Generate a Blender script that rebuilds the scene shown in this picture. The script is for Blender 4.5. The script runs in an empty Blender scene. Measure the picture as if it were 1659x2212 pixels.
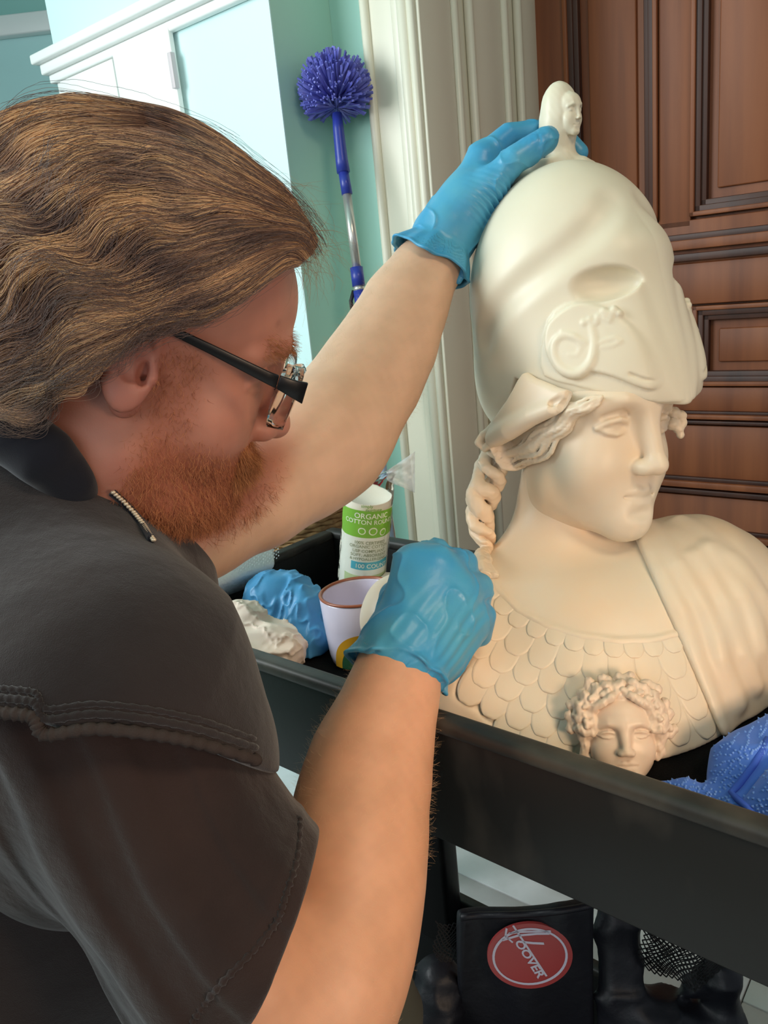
import bpy, math, random
import numpy as np
from mathutils import Vector, Matrix, noise as mnoise

# ------------------------------------------------------------------ camera
RESX, RESY, FPX = 1659, 2212, 1720.0
CAM_H = 1.25
PITCH, ROLL = math.radians(16), math.radians(5.8)
_r0 = np.array([1.0, 0, 0]); _u0 = np.array([0, math.sin(PITCH), math.cos(PITCH)])
CF = np.array([0, math.cos(PITCH), -math.sin(PITCH)])
CR = math.cos(ROLL)*_r0 - math.sin(ROLL)*_u0
CU = math.cos(ROLL)*_u0 + math.sin(ROLL)*_r0
C0 = np.array([0, 0, CAM_H])

def ray(x, y):
    return CF + (x-829.5)/FPX*CR - (y-1106)/FPX*CU
def P(x, y, d):                       # photo point at distance d along the view axis -> world
    return C0 + d*ray(x, y)
def PZ(x, y, z):                      # photo point on the horizontal plane z
    v = ray(x, y); return C0 + v*((z-CAM_H)/v[2])
def PN(x, y, n, p0):                  # photo point on a plane through p0
    v = ray(x, y); return C0 + v*(np.dot(np.asarray(p0)-C0, n)/np.dot(v, n))

scene = bpy.context.scene
cd = bpy.data.cameras.new('camera'); cam = bpy.data.objects.new('camera', cd)
scene.collection.objects.link(cam); scene.camera = cam
cd.sensor_fit = 'VERTICAL'; cd.sensor_height = 36.0; cd.lens = 36.0*FPX/RESY
cd.clip_start = 0.02
M = Matrix(((CR[0], CU[0], -CF[0], 0), (CR[1], CU[1], -CF[1], 0), (CR[2], CU[2], -CF[2], CAM_H), (0, 0, 0, 1)))
cam.matrix_world = M

# ------------------------------------------------------------------ light
scene.view_settings.view_transform = 'Standard'
scene.view_settings.look = 'None'
scene.view_settings.gamma = 1.0
scene.view_settings.use_curve_mapping = False
scene.view_settings.exposure = 0.10
scene.cycles.max_bounces = 8
world = bpy.data.worlds.new('world'); scene.world = world; world.use_nodes = True
world.node_tree.nodes['Background'].inputs[0].default_value = (0.80, 0.88, 1.0, 1)
world.node_tree.nodes['Background'].inputs[1].default_value = 0.36

def area(name, loc, target, size, power, color):
    l = bpy.data.lights.new(name, 'AREA'); l.shape = 'RECTANGLE'; l.size, l.size_y = size
    l.energy = power; l.color = color
    o = bpy.data.objects.new(name, l); scene.collection.objects.link(o)
    o.location = loc
    o.rotation_euler = (Vector(target)-Vector(loc)).to_track_quat('-Z', 'Y').to_euler()
    return o
area('window_light', (-1.70, 0.80, 1.95), (0.0, 1.05, 1.80), (1.0, 1.2), 39, (0.92, 0.98, 1.0))
_tl = area('warm_fill_light', (0.50, -0.12, 1.12), (0.12, 0.62, 0.88), (0.2, 0.2), 0.8, (1.0, 0.70, 0.46)); _tl.data.spread = math.radians(75)  # unseen warm fill, added to warm the bust's chest and the near forearm
area('ceiling_lamp_light', (0.75, -0.35, 2.70), (0.15, 0.7, 0.9), (0.6, 0.6), 18, (1.0, 0.76, 0.54))
area('rear_window_light', (-1.2, -1.7, 1.9), (0.2, 1.0, 1.2), (1.6, 1.4), 16, (0.95, 0.97, 1.0))

# ------------------------------------------------------------------ small helpers
def link(o, parent=None):
    scene.collection.objects.link(o)
    if parent is not None: o.parent = parent
    return o
def tag(o, label=None, cat=None, group=None, kind=None):
    if label: o['label'] = label
    if cat: o['category'] = cat
    if group: o['group'] = group
    if kind: o['kind'] = kind
    return o
def empty(name, loc, label=None, cat=None, group=None):
    o = bpy.data.objects.new(name, None); link(o); o.location = Vector(loc); o.empty_display_size = 0.02
    return tag(o, label, cat, group)
def mesh_obj(name, verts, faces, mat, parent=None, smooth=True, quads=None):
    me = bpy.data.meshes.new(name)
    if isinstance(verts, np.ndarray) and isinstance(faces, np.ndarray):
        v = np.ascontiguousarray(verts, dtype=np.float32); f = np.ascontiguousarray(faces, dtype=np.int32)
        n, k = f.shape
        me.vertices.add(len(v)); me.vertices.foreach_set('co', v.ravel())
        me.loops.add(n*k); me.loops.foreach_set('vertex_index', f.ravel())
        me.polygons.add(n); me.polygons.foreach_set('loop_start', np.arange(0, n*k, k, dtype=np.int32))
        me.polygons.foreach_set('use_smooth', np.full(n, smooth))
        me.update(calc_edges=True)
    else:
        me.from_pydata([tuple(map(float, q)) for q in verts], [], [tuple(int(i) for i in q) for q in faces]); me.update()
        for p in me.polygons: p.use_smooth = smooth
    if mat: me.materials.append(mat)
    o = bpy.data.objects.new(name, me); link(o)
    if parent is not None:
        o.parent = parent; o.location = -Vector(parent_loc(parent))
    return o
def parent_loc(p):
    l = Vector(p.location)
    while p.parent is not None:
        p = p.parent; l = l + Vector(p.location)
    return l
def vcolor(o, cols, name='Col'):
    a = o.data.color_attributes.new(name, 'FLOAT_COLOR', 'POINT')
    c = np.ones((len(o.data.vertices), 4), np.float32); c[:, :3] = cols
    a.data.foreach_set('color', c.ravel())

class MB:                              # plain mesh builder
    def __init__(s): s.v = []; s.f = []
    def add(s, v, f):
        b = len(s.v); s.v += [tuple(map(float, q)) for q in v]; s.f += [tuple(i+b for i in q) for q in f]
    def box(s, o, ax, ay, az):         # corner o, three edge vectors
        o, ax, ay, az = (np.asarray(q, float) for q in (o, ax, ay, az))
        v = [o, o+ax, o+ax+ay, o+ay, o+az, o+ax+az, o+ax+ay+az, o+ay+az]
        f = [(0, 3, 2, 1), (4, 5, 6, 7), (0, 1, 5, 4), (1, 2, 6, 5), (2, 3, 7, 6), (3, 0, 4, 7)]
        if np.dot(np.cross(ax, ay), az) < 0: f = [q[::-1] for q in f]
        s.add(v, f)
    def tube(s, pts, rad, n=10, cap=True):
        pts = [np.asarray(p, float) for p in pts]
        if not hasattr(rad, '__len__'): rad = [rad]*len(pts)
        t0 = pts[1]-pts[0]; a = np.cross(t0, [0, 0, 1.0])
        if np.linalg.norm(a) < 1e-6*max(1e-9, np.linalg.norm(t0)) or np.linalg.norm(a) < 1e-9: a = np.array([1.0, 0, 0])
        a /= np.linalg.norm(a); v = []; f = []
        for i, p in enumerate(pts):
            t = pts[min(i+1, len(pts)-1)]-pts[max(i-1, 0)]; t = t/(np.linalg.norm(t)+1e-12)
            a = a-t*np.dot(a, t); a /= np.linalg.norm(a)+1e-12; b = np.cross(t, a)
            for k in range(n):
                w = 2*math.pi*k/n; v.append(p+rad[i]*(a*math.cos(w)+b*math.sin(w)))
        for i in range(len(pts)-1):
            for k in range(n):
                k2 = (k+1) % n
                f.append((i*n+k, i*n+k2, (i+1)*n+k2, (i+1)*n+k))
        if cap:
            f.append(tuple(range(n))[::-1]); f.append(tuple(range((len(pts)-1)*n, len(pts)*n)))
        s.add(v, f)
    def obj(s, name, mat, parent=None, smooth=False, bevel=0, segs=2):
        o = mesh_obj(name, s.v, s.f, mat, parent, smooth)
        if bevel:
            m = o.modifiers.new('bevel', 'BEVEL'); m.width = bevel; m.segments = segs; m.limit_method = 'ANGLE'
            for p in o.data.polygons: p.use_smooth = True
        return o

# ------------------------------------------------------------------ materials
def mat(name, color, rough=0.6, metal=0.0, **k):
    m = bpy.data.materials.new(name); m.use_nodes = True
    nt = m.node_tree; b = nt.nodes['Principled BSDF']
    b.inputs['Base Color'].default_value = (*color, 1); b.inputs['Roughness'].default_value = rough
    b.inputs['Metallic'].default_value = metal
    if k.get('spec') is not None: b.inputs['Specular IOR Level'].default_value = k['spec']
    if k.get('sss'):
        b.inputs['Subsurface Weight'].default_value = k['sss']
        b.inputs['Subsurface Radius'].default_value = k.get('sssr', (1, .6, .4)); b.inputs['Subsurface Scale'].default_value = k.get('ssss', .004)
    if k.get('trans'):
        b.inputs['Transmission Weight'].default_value = k['trans']; b.inputs['IOR'].default_value = k.get('ior', 1.3)
    if k.get('alpha') is not None: b.inputs['Alpha'].default_value = k['alpha']
    if k.get('sheen'): b.inputs['Sheen Weight'].default_value = k['sheen']
    tc = nt.nodes.new('ShaderNodeTexCoord'); src = tc.outputs['Object']
    base = None
    if k.get('vcol'):
        a = nt.nodes.new('ShaderNodeVertexColor'); a.layer_name = 'Col'; base = a.outputs['Color']
    if k.get('var'):                   # colour variation: (scale, amount, second colour)
        sc, lo, hi, c2 = k['var']
        n = nt.nodes.new('ShaderNodeTexNoise'); n.inputs['Scale'].default_value = sc; n.inputs['Detail'].default_value = 5
        mp = nt.nodes.new('ShaderNodeMapping'); mp.inputs['Scale'].default_value = k.get('stretch', (1, 1, 1))
        nt.links.new(src, mp.inputs[0]); nt.links.new(mp.outputs[0], n.inputs['Vector'])
        cr = nt.nodes.new('ShaderNodeMapRange'); cr.inputs[1].default_value = lo; cr.inputs[2].default_value = hi
        nt.links.new(n.outputs[0], cr.inputs[0])
        mx = nt.nodes.new('ShaderNodeMix'); mx.data_type = 'RGBA'; mx.inputs[6].default_value = (*color, 1); mx.inputs[7].default_value = (*c2, 1)
        nt.links.new(cr.outputs[0], mx.inputs[0])
        if base is not None: nt.links.new(base, mx.inputs[6])
        base = mx.outputs[2]
    if base is not None: nt.links.new(base, b.inputs['Base Color'])
    if k.get('bump'):                  # (scale, strength, distance)
        prev = None
        bl = k['bump'] if isinstance(k['bump'], list) else [k['bump']]
        for sc, st, di in bl:
            n = nt.nodes.new('ShaderNodeTexNoise'); n.inputs['Scale'].default_value = sc; n.inputs['Detail'].default_value = 6
            mp = nt.nodes.new('ShaderNodeMapping'); mp.inputs['Scale'].default_value = k.get('stretch', (1, 1, 1))
            nt.links.new(src, mp.inputs[0]); nt.links.new(mp.outputs[0], n.inputs['Vector'])
            bp = nt.nodes.new('ShaderNodeBump'); bp.inputs['Strength'].default_value = st; bp.inputs['Distance'].default_value = di
            nt.links.new(n.outputs[0], bp.inputs['Height'])
            if prev: nt.links.new(prev.outputs[0], bp.inputs['Normal'])
            prev = bp
        nt.links.new(prev.outputs[0], b.inputs['Normal'])
    return m
def s2l(*c):                           # 0-255 sRGB -> linear
    return tuple(((x/255)/12.92 if x/255 <= .04045 else ((x/255+.055)/1.055)**2.4) for x in c)

# ------------------------------------------------------------------ signed distance modelling
f32 = np.float32
def V(*a): return np.array(a, f32)
def nrm(v): v = np.asarray(v, float); return v/np.linalg.norm(v)
def smin(a, b, k):
    h = np.clip(k-np.abs(a-b), 0, None)/k
    return np.minimum(a, b)-h*h*k*0.25
def smax(a, b, k): return -smin(-a, -b, k)
def ell(p, c, r, R=None):
    q = p-np.asarray(c, f32)
    if R is not None: q = q@np.asarray(R, f32)      # columns of R = axes
    r = np.asarray(r, f32)
    k0 = np.sqrt(((q/r)**2).sum(1)); k1 = np.sqrt(((q/(r*r))**2).sum(1))
    return k0*(k0-1)/(k1+1e-9)
def sph(p, c, r): return np.sqrt(((p-np.asarray(c, f32))**2).sum(1))-r
def cap(p, a, b, ra, rb=None):
    if rb is None: rb = ra
    a = np.asarray(a, f32); b = np.asarray(b, f32); ba = b-a
    t = np.clip(((p-a)@ba)/(ba@ba+1e-12), 0, 1)
    return np.sqrt(((p-a-t[:, None]*ba)**2).sum(1))-(ra+t*(rb-ra))
def chain(p, pts, rad, k=None):
    d = None
    if not hasattr(rad, '__len__'): rad = [rad]*len(pts)
    for i in range(len(pts)-1):
        e = cap(p, pts[i], pts[i+1], rad[i], rad[i+1])
        d = e if d is None else (smin(d, e, k) if k else np.minimum(d, e))
    return d
def ecap(p, a, b, ra, rb, flat, n):    # cone flattened along direction n by factor flat
    n = np.asarray(nrm(n), f32); s = 1.0/flat
    a = np.asarray(a, f32); b = np.asarray(b, f32)
    q = p-a; q = q+np.outer((q@n)*(s-1), n); bb = b-a; bb = bb+(bb@n)*(s-1)*n
    t = np.clip((q@bb)/(bb@bb+1e-12), 0, 1)
    d = np.sqrt(((q-t[:, None]*bb)**2).sum(1))-(ra+t*(rb-ra))
    return d*min(1.0, flat)*1.0 if flat < 1 else d
def box(p, c, h, R=None, r=0.0):
    q = p-np.asarray(c, f32)
    if R is not None: q = q@np.asarray(R, f32)
    q = np.abs(q)-np.asarray(h, f32)+r
    return np.sqrt((np.maximum(q, 0)**2).sum(1))+np.minimum(q.max(1), 0)-r

_OFF = np.array([[i, j, k] for i in (0, 1) for j in (0, 1) for k in (0, 1)], np.int64)
def grad(f, p, e):
    k = np.array([[1, -1, -1], [-1, -1, 1], [-1, 1, -1], [1, 1, 1]], f32)
    g = sum(kk[None, :]*f(p+kk*e)[:, None] for kk in k)
    return g/(np.sqrt((g**2).sum(1, keepdims=True))+1e-12)
def sdf_mesh(f, lo, hi, h, newton=1, slack=1.6, detail=None):
    lo = np.asarray(lo, float); hi = np.asarray(hi, float); s = 6
    nb = np.ceil((hi-lo)/(h*s)).astype(int)+1; n = nb*s
    bi = np.stack(np.meshgrid(*[np.arange(q) for q in nb], indexing='ij'), -1).reshape(-1, 3)
    cen = (lo+(bi*s+(s-1)/2)*h).astype(f32)
    d = np.concatenate([f(c) for c in np.array_split(cen, max(1, len(cen)//200000))])
    act = np.abs(d) < h*s*0.87*slack
    Vv = np.repeat(np.repeat(np.repeat(np.where(d < 0, -1, 1).astype(f32).reshape(nb), s, 0), s, 1), s, 2)
    ab = bi[act]; off = np.stack(np.meshgrid(*[np.arange(s)]*3, indexing='ij'), -1).reshape(-1, 3)
    for ch in np.array_split(ab, max(1, len(ab)//1500)):
        idx = (ch[:, None, :]*s+off[None]).reshape(-1, 3)
        Vv[idx[:, 0], idx[:, 1], idx[:, 2]] = f((lo+idx*h).astype(f32))
    Vv[0] = Vv[-1] = 1; Vv[:, 0] = Vv[:, -1] = 1; Vv[:, :, 0] = Vv[:, :, -1] = 1
    B = Vv < 0
    cnt = np.zeros(tuple(n-1), np.int8)
    for o in _OFF: cnt += B[o[0]:n[0]-1+o[0], o[1]:n[1]-1+o[1], o[2]:n[2]-1+o[2]]
    cells = np.argwhere((cnt > 0) & (cnt < 8)); del cnt
    vals = np.stack([Vv[cells[:, 0]+o[0], cells[:, 1]+o[1], cells[:, 2]+o[2]] for o in _OFF], 1)
    acc = np.zeros((len(cells), 3)); num = np.zeros(len(cells))
    for a in range(8):
        for b in range(a+1, 8):
            if np.abs(_OFF[a]-_OFF[b]).sum() == 1:
                m = (vals[:, a] < 0) != (vals[:, b] < 0)
                t = vals[m, a]/(vals[m, a]-vals[m, b])
                acc[m] += _OFF[a]+t[:, None]*(_OFF[b]-_OFF[a]); num[m] += 1
    v = (lo+(cells+acc/num[:, None])*h).astype(f32)
    ids = np.full(tuple(n-1), -1, np.int32); ids[cells[:, 0], cells[:, 1], cells[:, 2]] = np.arange(len(cells))
    F = []
    for ax in range(3):
        u, w = [(1, 2), (2, 0), (0, 1)][ax]
        sl0 = [slice(1, n[q]-1) for q in range(3)]; sl1 = list(sl0); sl0[ax] = slice(0, n[ax]-1); sl1[ax] = slice(1, n[ax])
        A = B[tuple(sl0)]; C = B[tuple(sl1)]
        e = np.argwhere(A != C); base = e.copy()
        for q in range(3):
            if q != ax: base[:, q] += 1
        fl = A[e[:, 0], e[:, 1], e[:, 2]]
        def g(du, dw):
            x = base.copy(); x[:, u] -= du; x[:, w] -= dw
            return ids[x[:, 0], x[:, 1], x[:, 2]]
        q = np.stack([g(1, 1), g(0, 1), g(0, 0), g(1, 0)], 1)
        q[~fl] = q[~fl][:, ::-1]; F.append(q)
    F = np.concatenate(F); F = F[(F >= 0).all(1)]
    ff = detail or f
    for _ in range(newton):
        out = []
        for c in np.array_split(v, max(1, len(v)//200000)):
            dd = ff(c); g_ = grad(ff, c, h*0.35)
            out.append(c-g_*np.clip(dd, -2.5*h, 2.5*h)[:, None])
        v = np.concatenate(out)
    return v, F
def cast(f, x, y, d0, d1, n=90):       # first surface point of f seen at photo point (x, y)
    ds = np.linspace(d0, d1, n); pts = np.array([P(x, y, q) for q in ds], f32); s = f(pts)
    i = np.argmax(s < 0)
    if s[i] >= 0: return None
    if i > 0:
        t = s[i-1]/(s[i-1]-s[i]); dd = ds[i-1]+t*(ds[i]-ds[i-1])
    else: dd = ds[0]
    return P(x, y, dd)
def pnoise(p, sc, seed=0.0, octv=2):   # cheap smooth noise from sines
    out = np.zeros(len(p), f32); a = 1.0
    rs = np.random.RandomState(int(seed*7)+3)
    for o in range(octv):
        for _ in range(4):
            w = rs.normal(size=3); w = w/np.linalg.norm(w)*sc*(2**o)*rs.uniform(.7, 1.3)
            out += a*0.35*np.sin(p@w.astype(f32)+rs.uniform(0, 6.28)).astype(f32)
        a *= .5
    return out
def catmull(pts, k=4, closed=False):
    pts = np.array(pts, float); n = len(pts); out = []
    for i in range(n if closed else n-1):
        if closed: p0, p1, p2, p3 = pts[(i-1) % n], pts[i], pts[(i+1) % n], pts[(i+2) % n]
        else: p0, p1, p2, p3 = pts[max(i-1, 0)], pts[i], pts[i+1], pts[min(i+2, n-1)]
        for j in range(k):
            t = j/k; out.append(.5*((2*p1)+(-p0+p2)*t+(2*p0-5*p1+4*p2-p3)*t*t+(-p0+3*p1-3*p2+p3)*t**3))
    if not closed: out.append(pts[-1])
    return np.array(out)
class Frame:
    def __init__(s, o, X, Y, Z, sc=0.001):
        s.o = np.asarray(o, float); s.R = np.stack([nrm(X), nrm(Y), nrm(Z)], 1); s.sc = sc
    def loc(s, p): return ((p-s.o.astype(f32))@s.R.astype(f32))/f32(s.sc)
    def w(s, *q): return s.o+s.R@(np.array(q, float)*s.sc)
def yaw_frame(o, ang, pitch, rollr=0.0, sc=0.001):   # ang: azimuth of the facing direction, pitch down
    a, b = math.radians(ang), math.radians(pitch)
    Fh = np.array([math.cos(a), math.sin(a), 0]); Y = Fh*math.cos(b)-np.array([0, 0, 1])*math.sin(b)
    X = np.array([-Fh[1], Fh[0], 0])  # the figure's left
    X = -X                             # keep X,Y,Z right handed: X = figure's right
    Z = np.cross(X, Y)
    if rollr:
        c, s_ = math.cos(rollr), math.sin(rollr); X, Z = X*c+Z*s_, Z*c-X*s_
    return Frame(o, X, Y, Z, sc)
# ================================================================== room
TEAL = mat('teal_paint', s2l(168, 212, 198), .5, var=(3, .4, .7, s2l(160, 207, 193)))
TEAL_LIGHT = mat('window_lit_teal', s2l(208, 238, 238), .45)  # wall teal lightened, brightness of the window light put into the colour
TEAL_DARK = mat('shaded_ceiling_teal', s2l(146, 198, 190), .6)  # teal darkened, ceiling shadow put into the colour
WHITE = mat('cream_gloss_paint', s2l(226, 222, 204), .35, var=(2, .4, .7, s2l(216, 212, 192)))
WHITE2 = mat('white_cupboard_paint', s2l(240, 243, 240), .4)
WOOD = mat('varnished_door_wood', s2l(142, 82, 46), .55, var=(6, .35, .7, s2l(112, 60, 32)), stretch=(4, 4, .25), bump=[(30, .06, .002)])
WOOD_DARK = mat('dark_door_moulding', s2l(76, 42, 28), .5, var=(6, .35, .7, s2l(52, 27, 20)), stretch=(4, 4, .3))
FLOORM = mat('pale_stone_tile', s2l(226, 227, 228), .35, var=(7, .45, .65, s2l(206, 206, 205)), bump=[(20, .05, .002)])
GROUT = mat('grout', s2l(110, 108, 106), .8)
ang = math.radians(40)
WN = np.array([math.cos(math.radians(50)), math.sin(math.radians(50)), 0])   # away from the camera, into the wall
WD = np.array([math.sin(math.radians(50)), -math.cos(math.radians(50)), 0])  # along the wall to the right
ZU = np.array([0, 0, 1.0])
D1, D2 = 1.45, 1.91
def wx(x, y, D):       # coordinate along the wall plane at distance D for a photo column
    p = PN(x, y, WN, WN*D+C0*[1, 1, 0]); return float(np.dot(p, WD))
def wz(x, y, D): return float(PN(x, y, WN, WN*D)[2])
def WP(s, t, z): return WD*s+WN*t+ZU*z
def wbox(mb, s0, s1, t0, t1, z0, z1): mb.box(WP(s0, t0, z0), WD*(s1-s0), WN*(t1-t0), ZU*(z1-z0))
def struct(name, mb, m, bevel=0, parent=None):
    o = mb.obj(name, m, parent, bevel=bevel)
    if parent is None: o['kind'] = 'structure'
    return o
CEIL = 2.75
# floor: base slab with real tiles where the photo sees them
m = MB(); m.box((-4, -3, -.06), (8, 0, 0), (0, 8.5, 0), (0, 0, .05)); FLOOR = struct('floor', m, GROUT)
tm = None; n = 0
T = .33; tdir = WD; tnor = WN
o0 = PZ(1068, 1920, 0)
for i in range(-4, 6):
    for j in range(-5, 3):
        c = o0+tdir*(i*T)+tnor*(j*T)
        if tm is None:
            mb = MB(); mb.box(-tdir*T*.4955-tnor*T*.4955+ZU*-.012, tdir*T*.991, tnor*T*.991, ZU*.012)
            o = mb.obj('tile', FLOORM, FLOOR, bevel=.0012); tm = o.data
        else:
            o = bpy.data.objects.new('tile', tm); link(o, FLOOR); md = o.modifiers.new('bevel', 'BEVEL'); md.width = .0012; md.segments = 1
        o.location = c+WN*T*.5
m = MB(); m.box((-4, -3, CEIL), (8, 0, 0), (0, 8.5, 0), (0, 0, .05)); struct('ceiling', m, TEAL_DARK)
# door wall pieces --------------------------------------------------------------
s_in = wx(700, 300, D1)          # inner corner of the niche
s_cas0 = wx(800, 100, D1); s_cas1 = wx(912, 100, D1)
m = MB(); wbox(m, s_in-.02, s_cas1-.04, D1, D1+.10, 0, CEIL); struct('wall_back', m, TEAL)
# closet box to the left: front face nearer by the niche depth
D0 = 1.27
s_out = wx(583, 5, D0)
s_out = .5*(wx(583, 5, D0)+wx(672, 780, D0))
_wl = wx(128, 165, D0)
m = MB(); wbox(m, _wl, s_out, D0, D0+.003, 0, CEIL); wbox(m, _wl, s_out-.031, D0+.004, D0+.04, 0, CEIL); struct('wall_closet', m, TEAL_LIGHT)
m = MB(); wbox(m, s_out-.03, s_out-.0005, D0+.0035, D1+.10, 0, CEIL); struct('wall_niche', m, TEAL)
m = MB(); wbox(m, s_out, s_in, D1, D1+.10, 0, CEIL); struct('wall_niche_back', m, TEAL)
# reveal of the doorway
m = MB(); wbox(m, s_cas1-.04, s_cas1, D1, D2+.02, 0, CEIL); struct('wall_reveal', m, WHITE)
# door casing on the wall face, flat board with rounded beads
m = MB(); wbox(m, s_cas0, s_cas1+.002, D1-.022, D1, 0, CEIL-.001); struct('trim_1', m, WHITE, .004)
for q, r_ in ((s_cas0+.012, .010), (s_cas1-.022, .013), (s_cas1-.004, .009)):
    m = MB(); m.tube([WP(q, D1-.024, 0), WP(q, D1-.024, CEIL-.002)], r_, 12); o = struct('trim_2', m, WHITE); [setattr(p, 'use_smooth', True) for p in o.data.polygons]
m = MB(); wbox(m, s_cas1-.05, s_cas1-.03, D1-.028, D1-.02, 0, CEIL-.002); struct('trim_3', m, WHITE, .003)
# panelled jamb lining inside the reveal (faces the doorway)
def reveal_t(x, y):
    p = PN(x, y, WD, WD*s_cas1); return float(np.dot(p, WN)), float(p[2])
def rbox(mb, t0, t1, z0, z1, th): wbox(mb, s_cas1, s_cas1+th, t0, t1, z0, z1)
tA = reveal_t(975, 100)[0]; tB = reveal_t(1008, 100)[0]; tC = reveal_t(1082, 100)[0]; tD = reveal_t(1112, 100)[0]
zpan = reveal_t(1055, 862)[1]
for t0, t1, th in ((D1-.02, tA-.012, .012), (tB+.012, tC-.010, .010), (tD+.004, D2, .012)):
    m = MB(); rbox(m, t0, t1, 0, CEIL-.003, th); struct('trim_4', m, WHITE, .003)
for t0 in (tA, tB, tC, tD):
    m = MB(); m.tube([WP(s_cas1+.010, t0, 0), WP(s_cas1+.010, t0, CEIL-.004)], .010, 12); o = struct('trim_5', m, WHITE); [setattr(p, 'use_smooth', True) for p in o.data.polygons]
m = MB(); rbox(m, tB, tD, zpan-.012, zpan+.012, .017); rbox(m, tB, tD, zpan-.09, zpan-.075, .015); struct('trim_6', m, WHITE, .003)
m = MB(); m.tube([WP(s_cas1+.014, tB, zpan+.03), WP(s_cas1+.014, tC, zpan+.03)], .008, 10); struct('trim_7', m, WHITE)
# panelled wooden door ------------------------------------------------------------
DOOR = empty('door_1', WP(0, D2, 0)); DOOR['kind'] = 'structure'
sx0 = wx(1130, 20, D2); W_ = lambda x, y=250: wx(x, y, D2)
zt = lambda x, y: wz(x, y, D2)
dw0, dw1 = s_cas1-.01, sx0+1.25
sa, sb, sc_, sd_ = W_(1222, 100), W_(1424, 100), W_(1497, 100), W_(1497, 100)+(W_(1424, 100)-W_(1222, 100))
# z levels of rails
zU = zt(1420, 478); zR = zt(1520, 500)
zl1 = zt(1430, 545); zl2 = zt(1600, 655)
zl3 = zt(1500, 832); zl4 = zt(1520, 905); zl5 = zt(1500, 1052); zl6 = zt(1520, 1135)
m = MB(); wbox(m, dw0, dw1, D2+.012, D2+.045, 0, 2.5); m.obj('door_panel_back', WOOD, DOOR)
def rail(name, s0, s1, z0, z1, t0=-.006):
    m = MB(); wbox(m, s0, s1, D2+t0, D2+.013, z0, z1); return m.obj(name, WOOD, DOOR, bevel=.002)
rail('stile', sx0-.06, sa, 0, 2.5); rail('stile', sb, sc_, zU-.02, 2.5); rail('stile', sd_, dw1, 0, 2.5)
rail('rail', sa-.001, sd_+.001, zl1-.03, zU-.006)
def ledge(z, th=.03, out=.022, s0=None, s1=None):
    s0 = sa-.03 if s0 is None else s0; s1 = dw1 if s1 is None else s1
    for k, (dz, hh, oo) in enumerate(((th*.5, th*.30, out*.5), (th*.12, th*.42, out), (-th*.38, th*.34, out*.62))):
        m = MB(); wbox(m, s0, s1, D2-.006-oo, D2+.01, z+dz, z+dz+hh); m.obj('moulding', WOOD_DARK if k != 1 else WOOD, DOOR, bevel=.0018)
def frame(s0, s1, z0, z1):
    w = .022
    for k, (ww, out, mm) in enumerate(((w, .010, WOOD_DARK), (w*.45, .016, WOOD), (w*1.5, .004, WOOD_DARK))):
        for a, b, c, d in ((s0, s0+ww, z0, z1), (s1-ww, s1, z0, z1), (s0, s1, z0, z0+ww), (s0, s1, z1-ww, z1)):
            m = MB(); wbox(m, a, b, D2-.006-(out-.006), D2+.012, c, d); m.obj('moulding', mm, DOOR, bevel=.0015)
    m = MB(); wbox(m, s0+w*2.4, s1-w*2.4, D2+.004, D2+.013, z0+w*2.4, z1-w*2.4); m.obj('raised_panel', WOOD, DOOR, bevel=.003)
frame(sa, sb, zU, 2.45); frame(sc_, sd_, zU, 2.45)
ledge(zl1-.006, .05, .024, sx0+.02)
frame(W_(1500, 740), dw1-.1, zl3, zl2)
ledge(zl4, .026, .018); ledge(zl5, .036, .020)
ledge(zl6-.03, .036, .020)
rail('rail', sa, dw1, zl2+.004, zl1-.03); rail('rail', sa, dw1, zl4+.02, zl3-.004); rail('rail', sa, dw1, zl5+.02, zl4-.015); rail('rail', sa, dw1, 0, zl5-.02)
rail('stile', sa, W_(1500, 740), zl3, zl2)
# skirting of the niche
m = MB(); wbox(m, s_out, s_cas0, D1-.02, D1, 0, .16); struct('baseboard_back', m, WHITE, .004)
# cupboard on the closet wall -------------------------------------------------------
CUP = empty('wall_cupboard', WP(-1.2, D0, 1.6), 'white overhead cupboard with moulded cornice on the pale aqua wall', 'cupboard')
s1_ = wx(374, 120, D0-.008); s0_ = _wl-.002
cz = wz(105, 100, D0-.05)-.03
m = MB(); wbox(m, s0_, s1_, D0-.008, D0-.0005, .05, cz-.03); m.obj('body', WHITE2, CUP, bevel=.001)
for dz0, dz1, pr in ((-.034, -.014, .020), (-.014, .010, .034), (.010, .032, .050)):
    m = MB(); wbox(m, s0_-pr*.7, s_out-.02, D0-pr, D0-.0005, cz+dz0, cz+dz1); m.obj('cornice', WHITE2, CUP, bevel=.004)
sp = wx(243, 112, D0-.02); sq = wx(368, 90, D0-.02); zd = wz(243, 112, D0-.02)
m = MB(); wbox(m, sp, sq, D0-.022, D0-.009, .6, zd); dr = m.obj('cupboard_door', WHITE2, CUP, bevel=.002)
HNG = mat('painted_hinge', s2l(205, 195, 198), .4)
for zz_ in (.05, .40): 
    m = MB(); wbox(m, sq-.006, sq+.006, D0-.030, D0-.018, zd-zz_-.07, zd-zz_); m.obj('hinge', HNG, dr, bevel=.001)
m = MB(); wbox(m, sp+.10, sp+.112, D0-.026, D0-.021, zd-.5, zd-.16); m.obj('door_bead', WHITE2, dr, bevel=.001)
m = MB(); wbox(m, s0_+.03, sp-.008, D0-.020, D0-.009, .6, zd-.012); m.obj('cupboard_door', WHITE2, CUP, bevel=.002)
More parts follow.
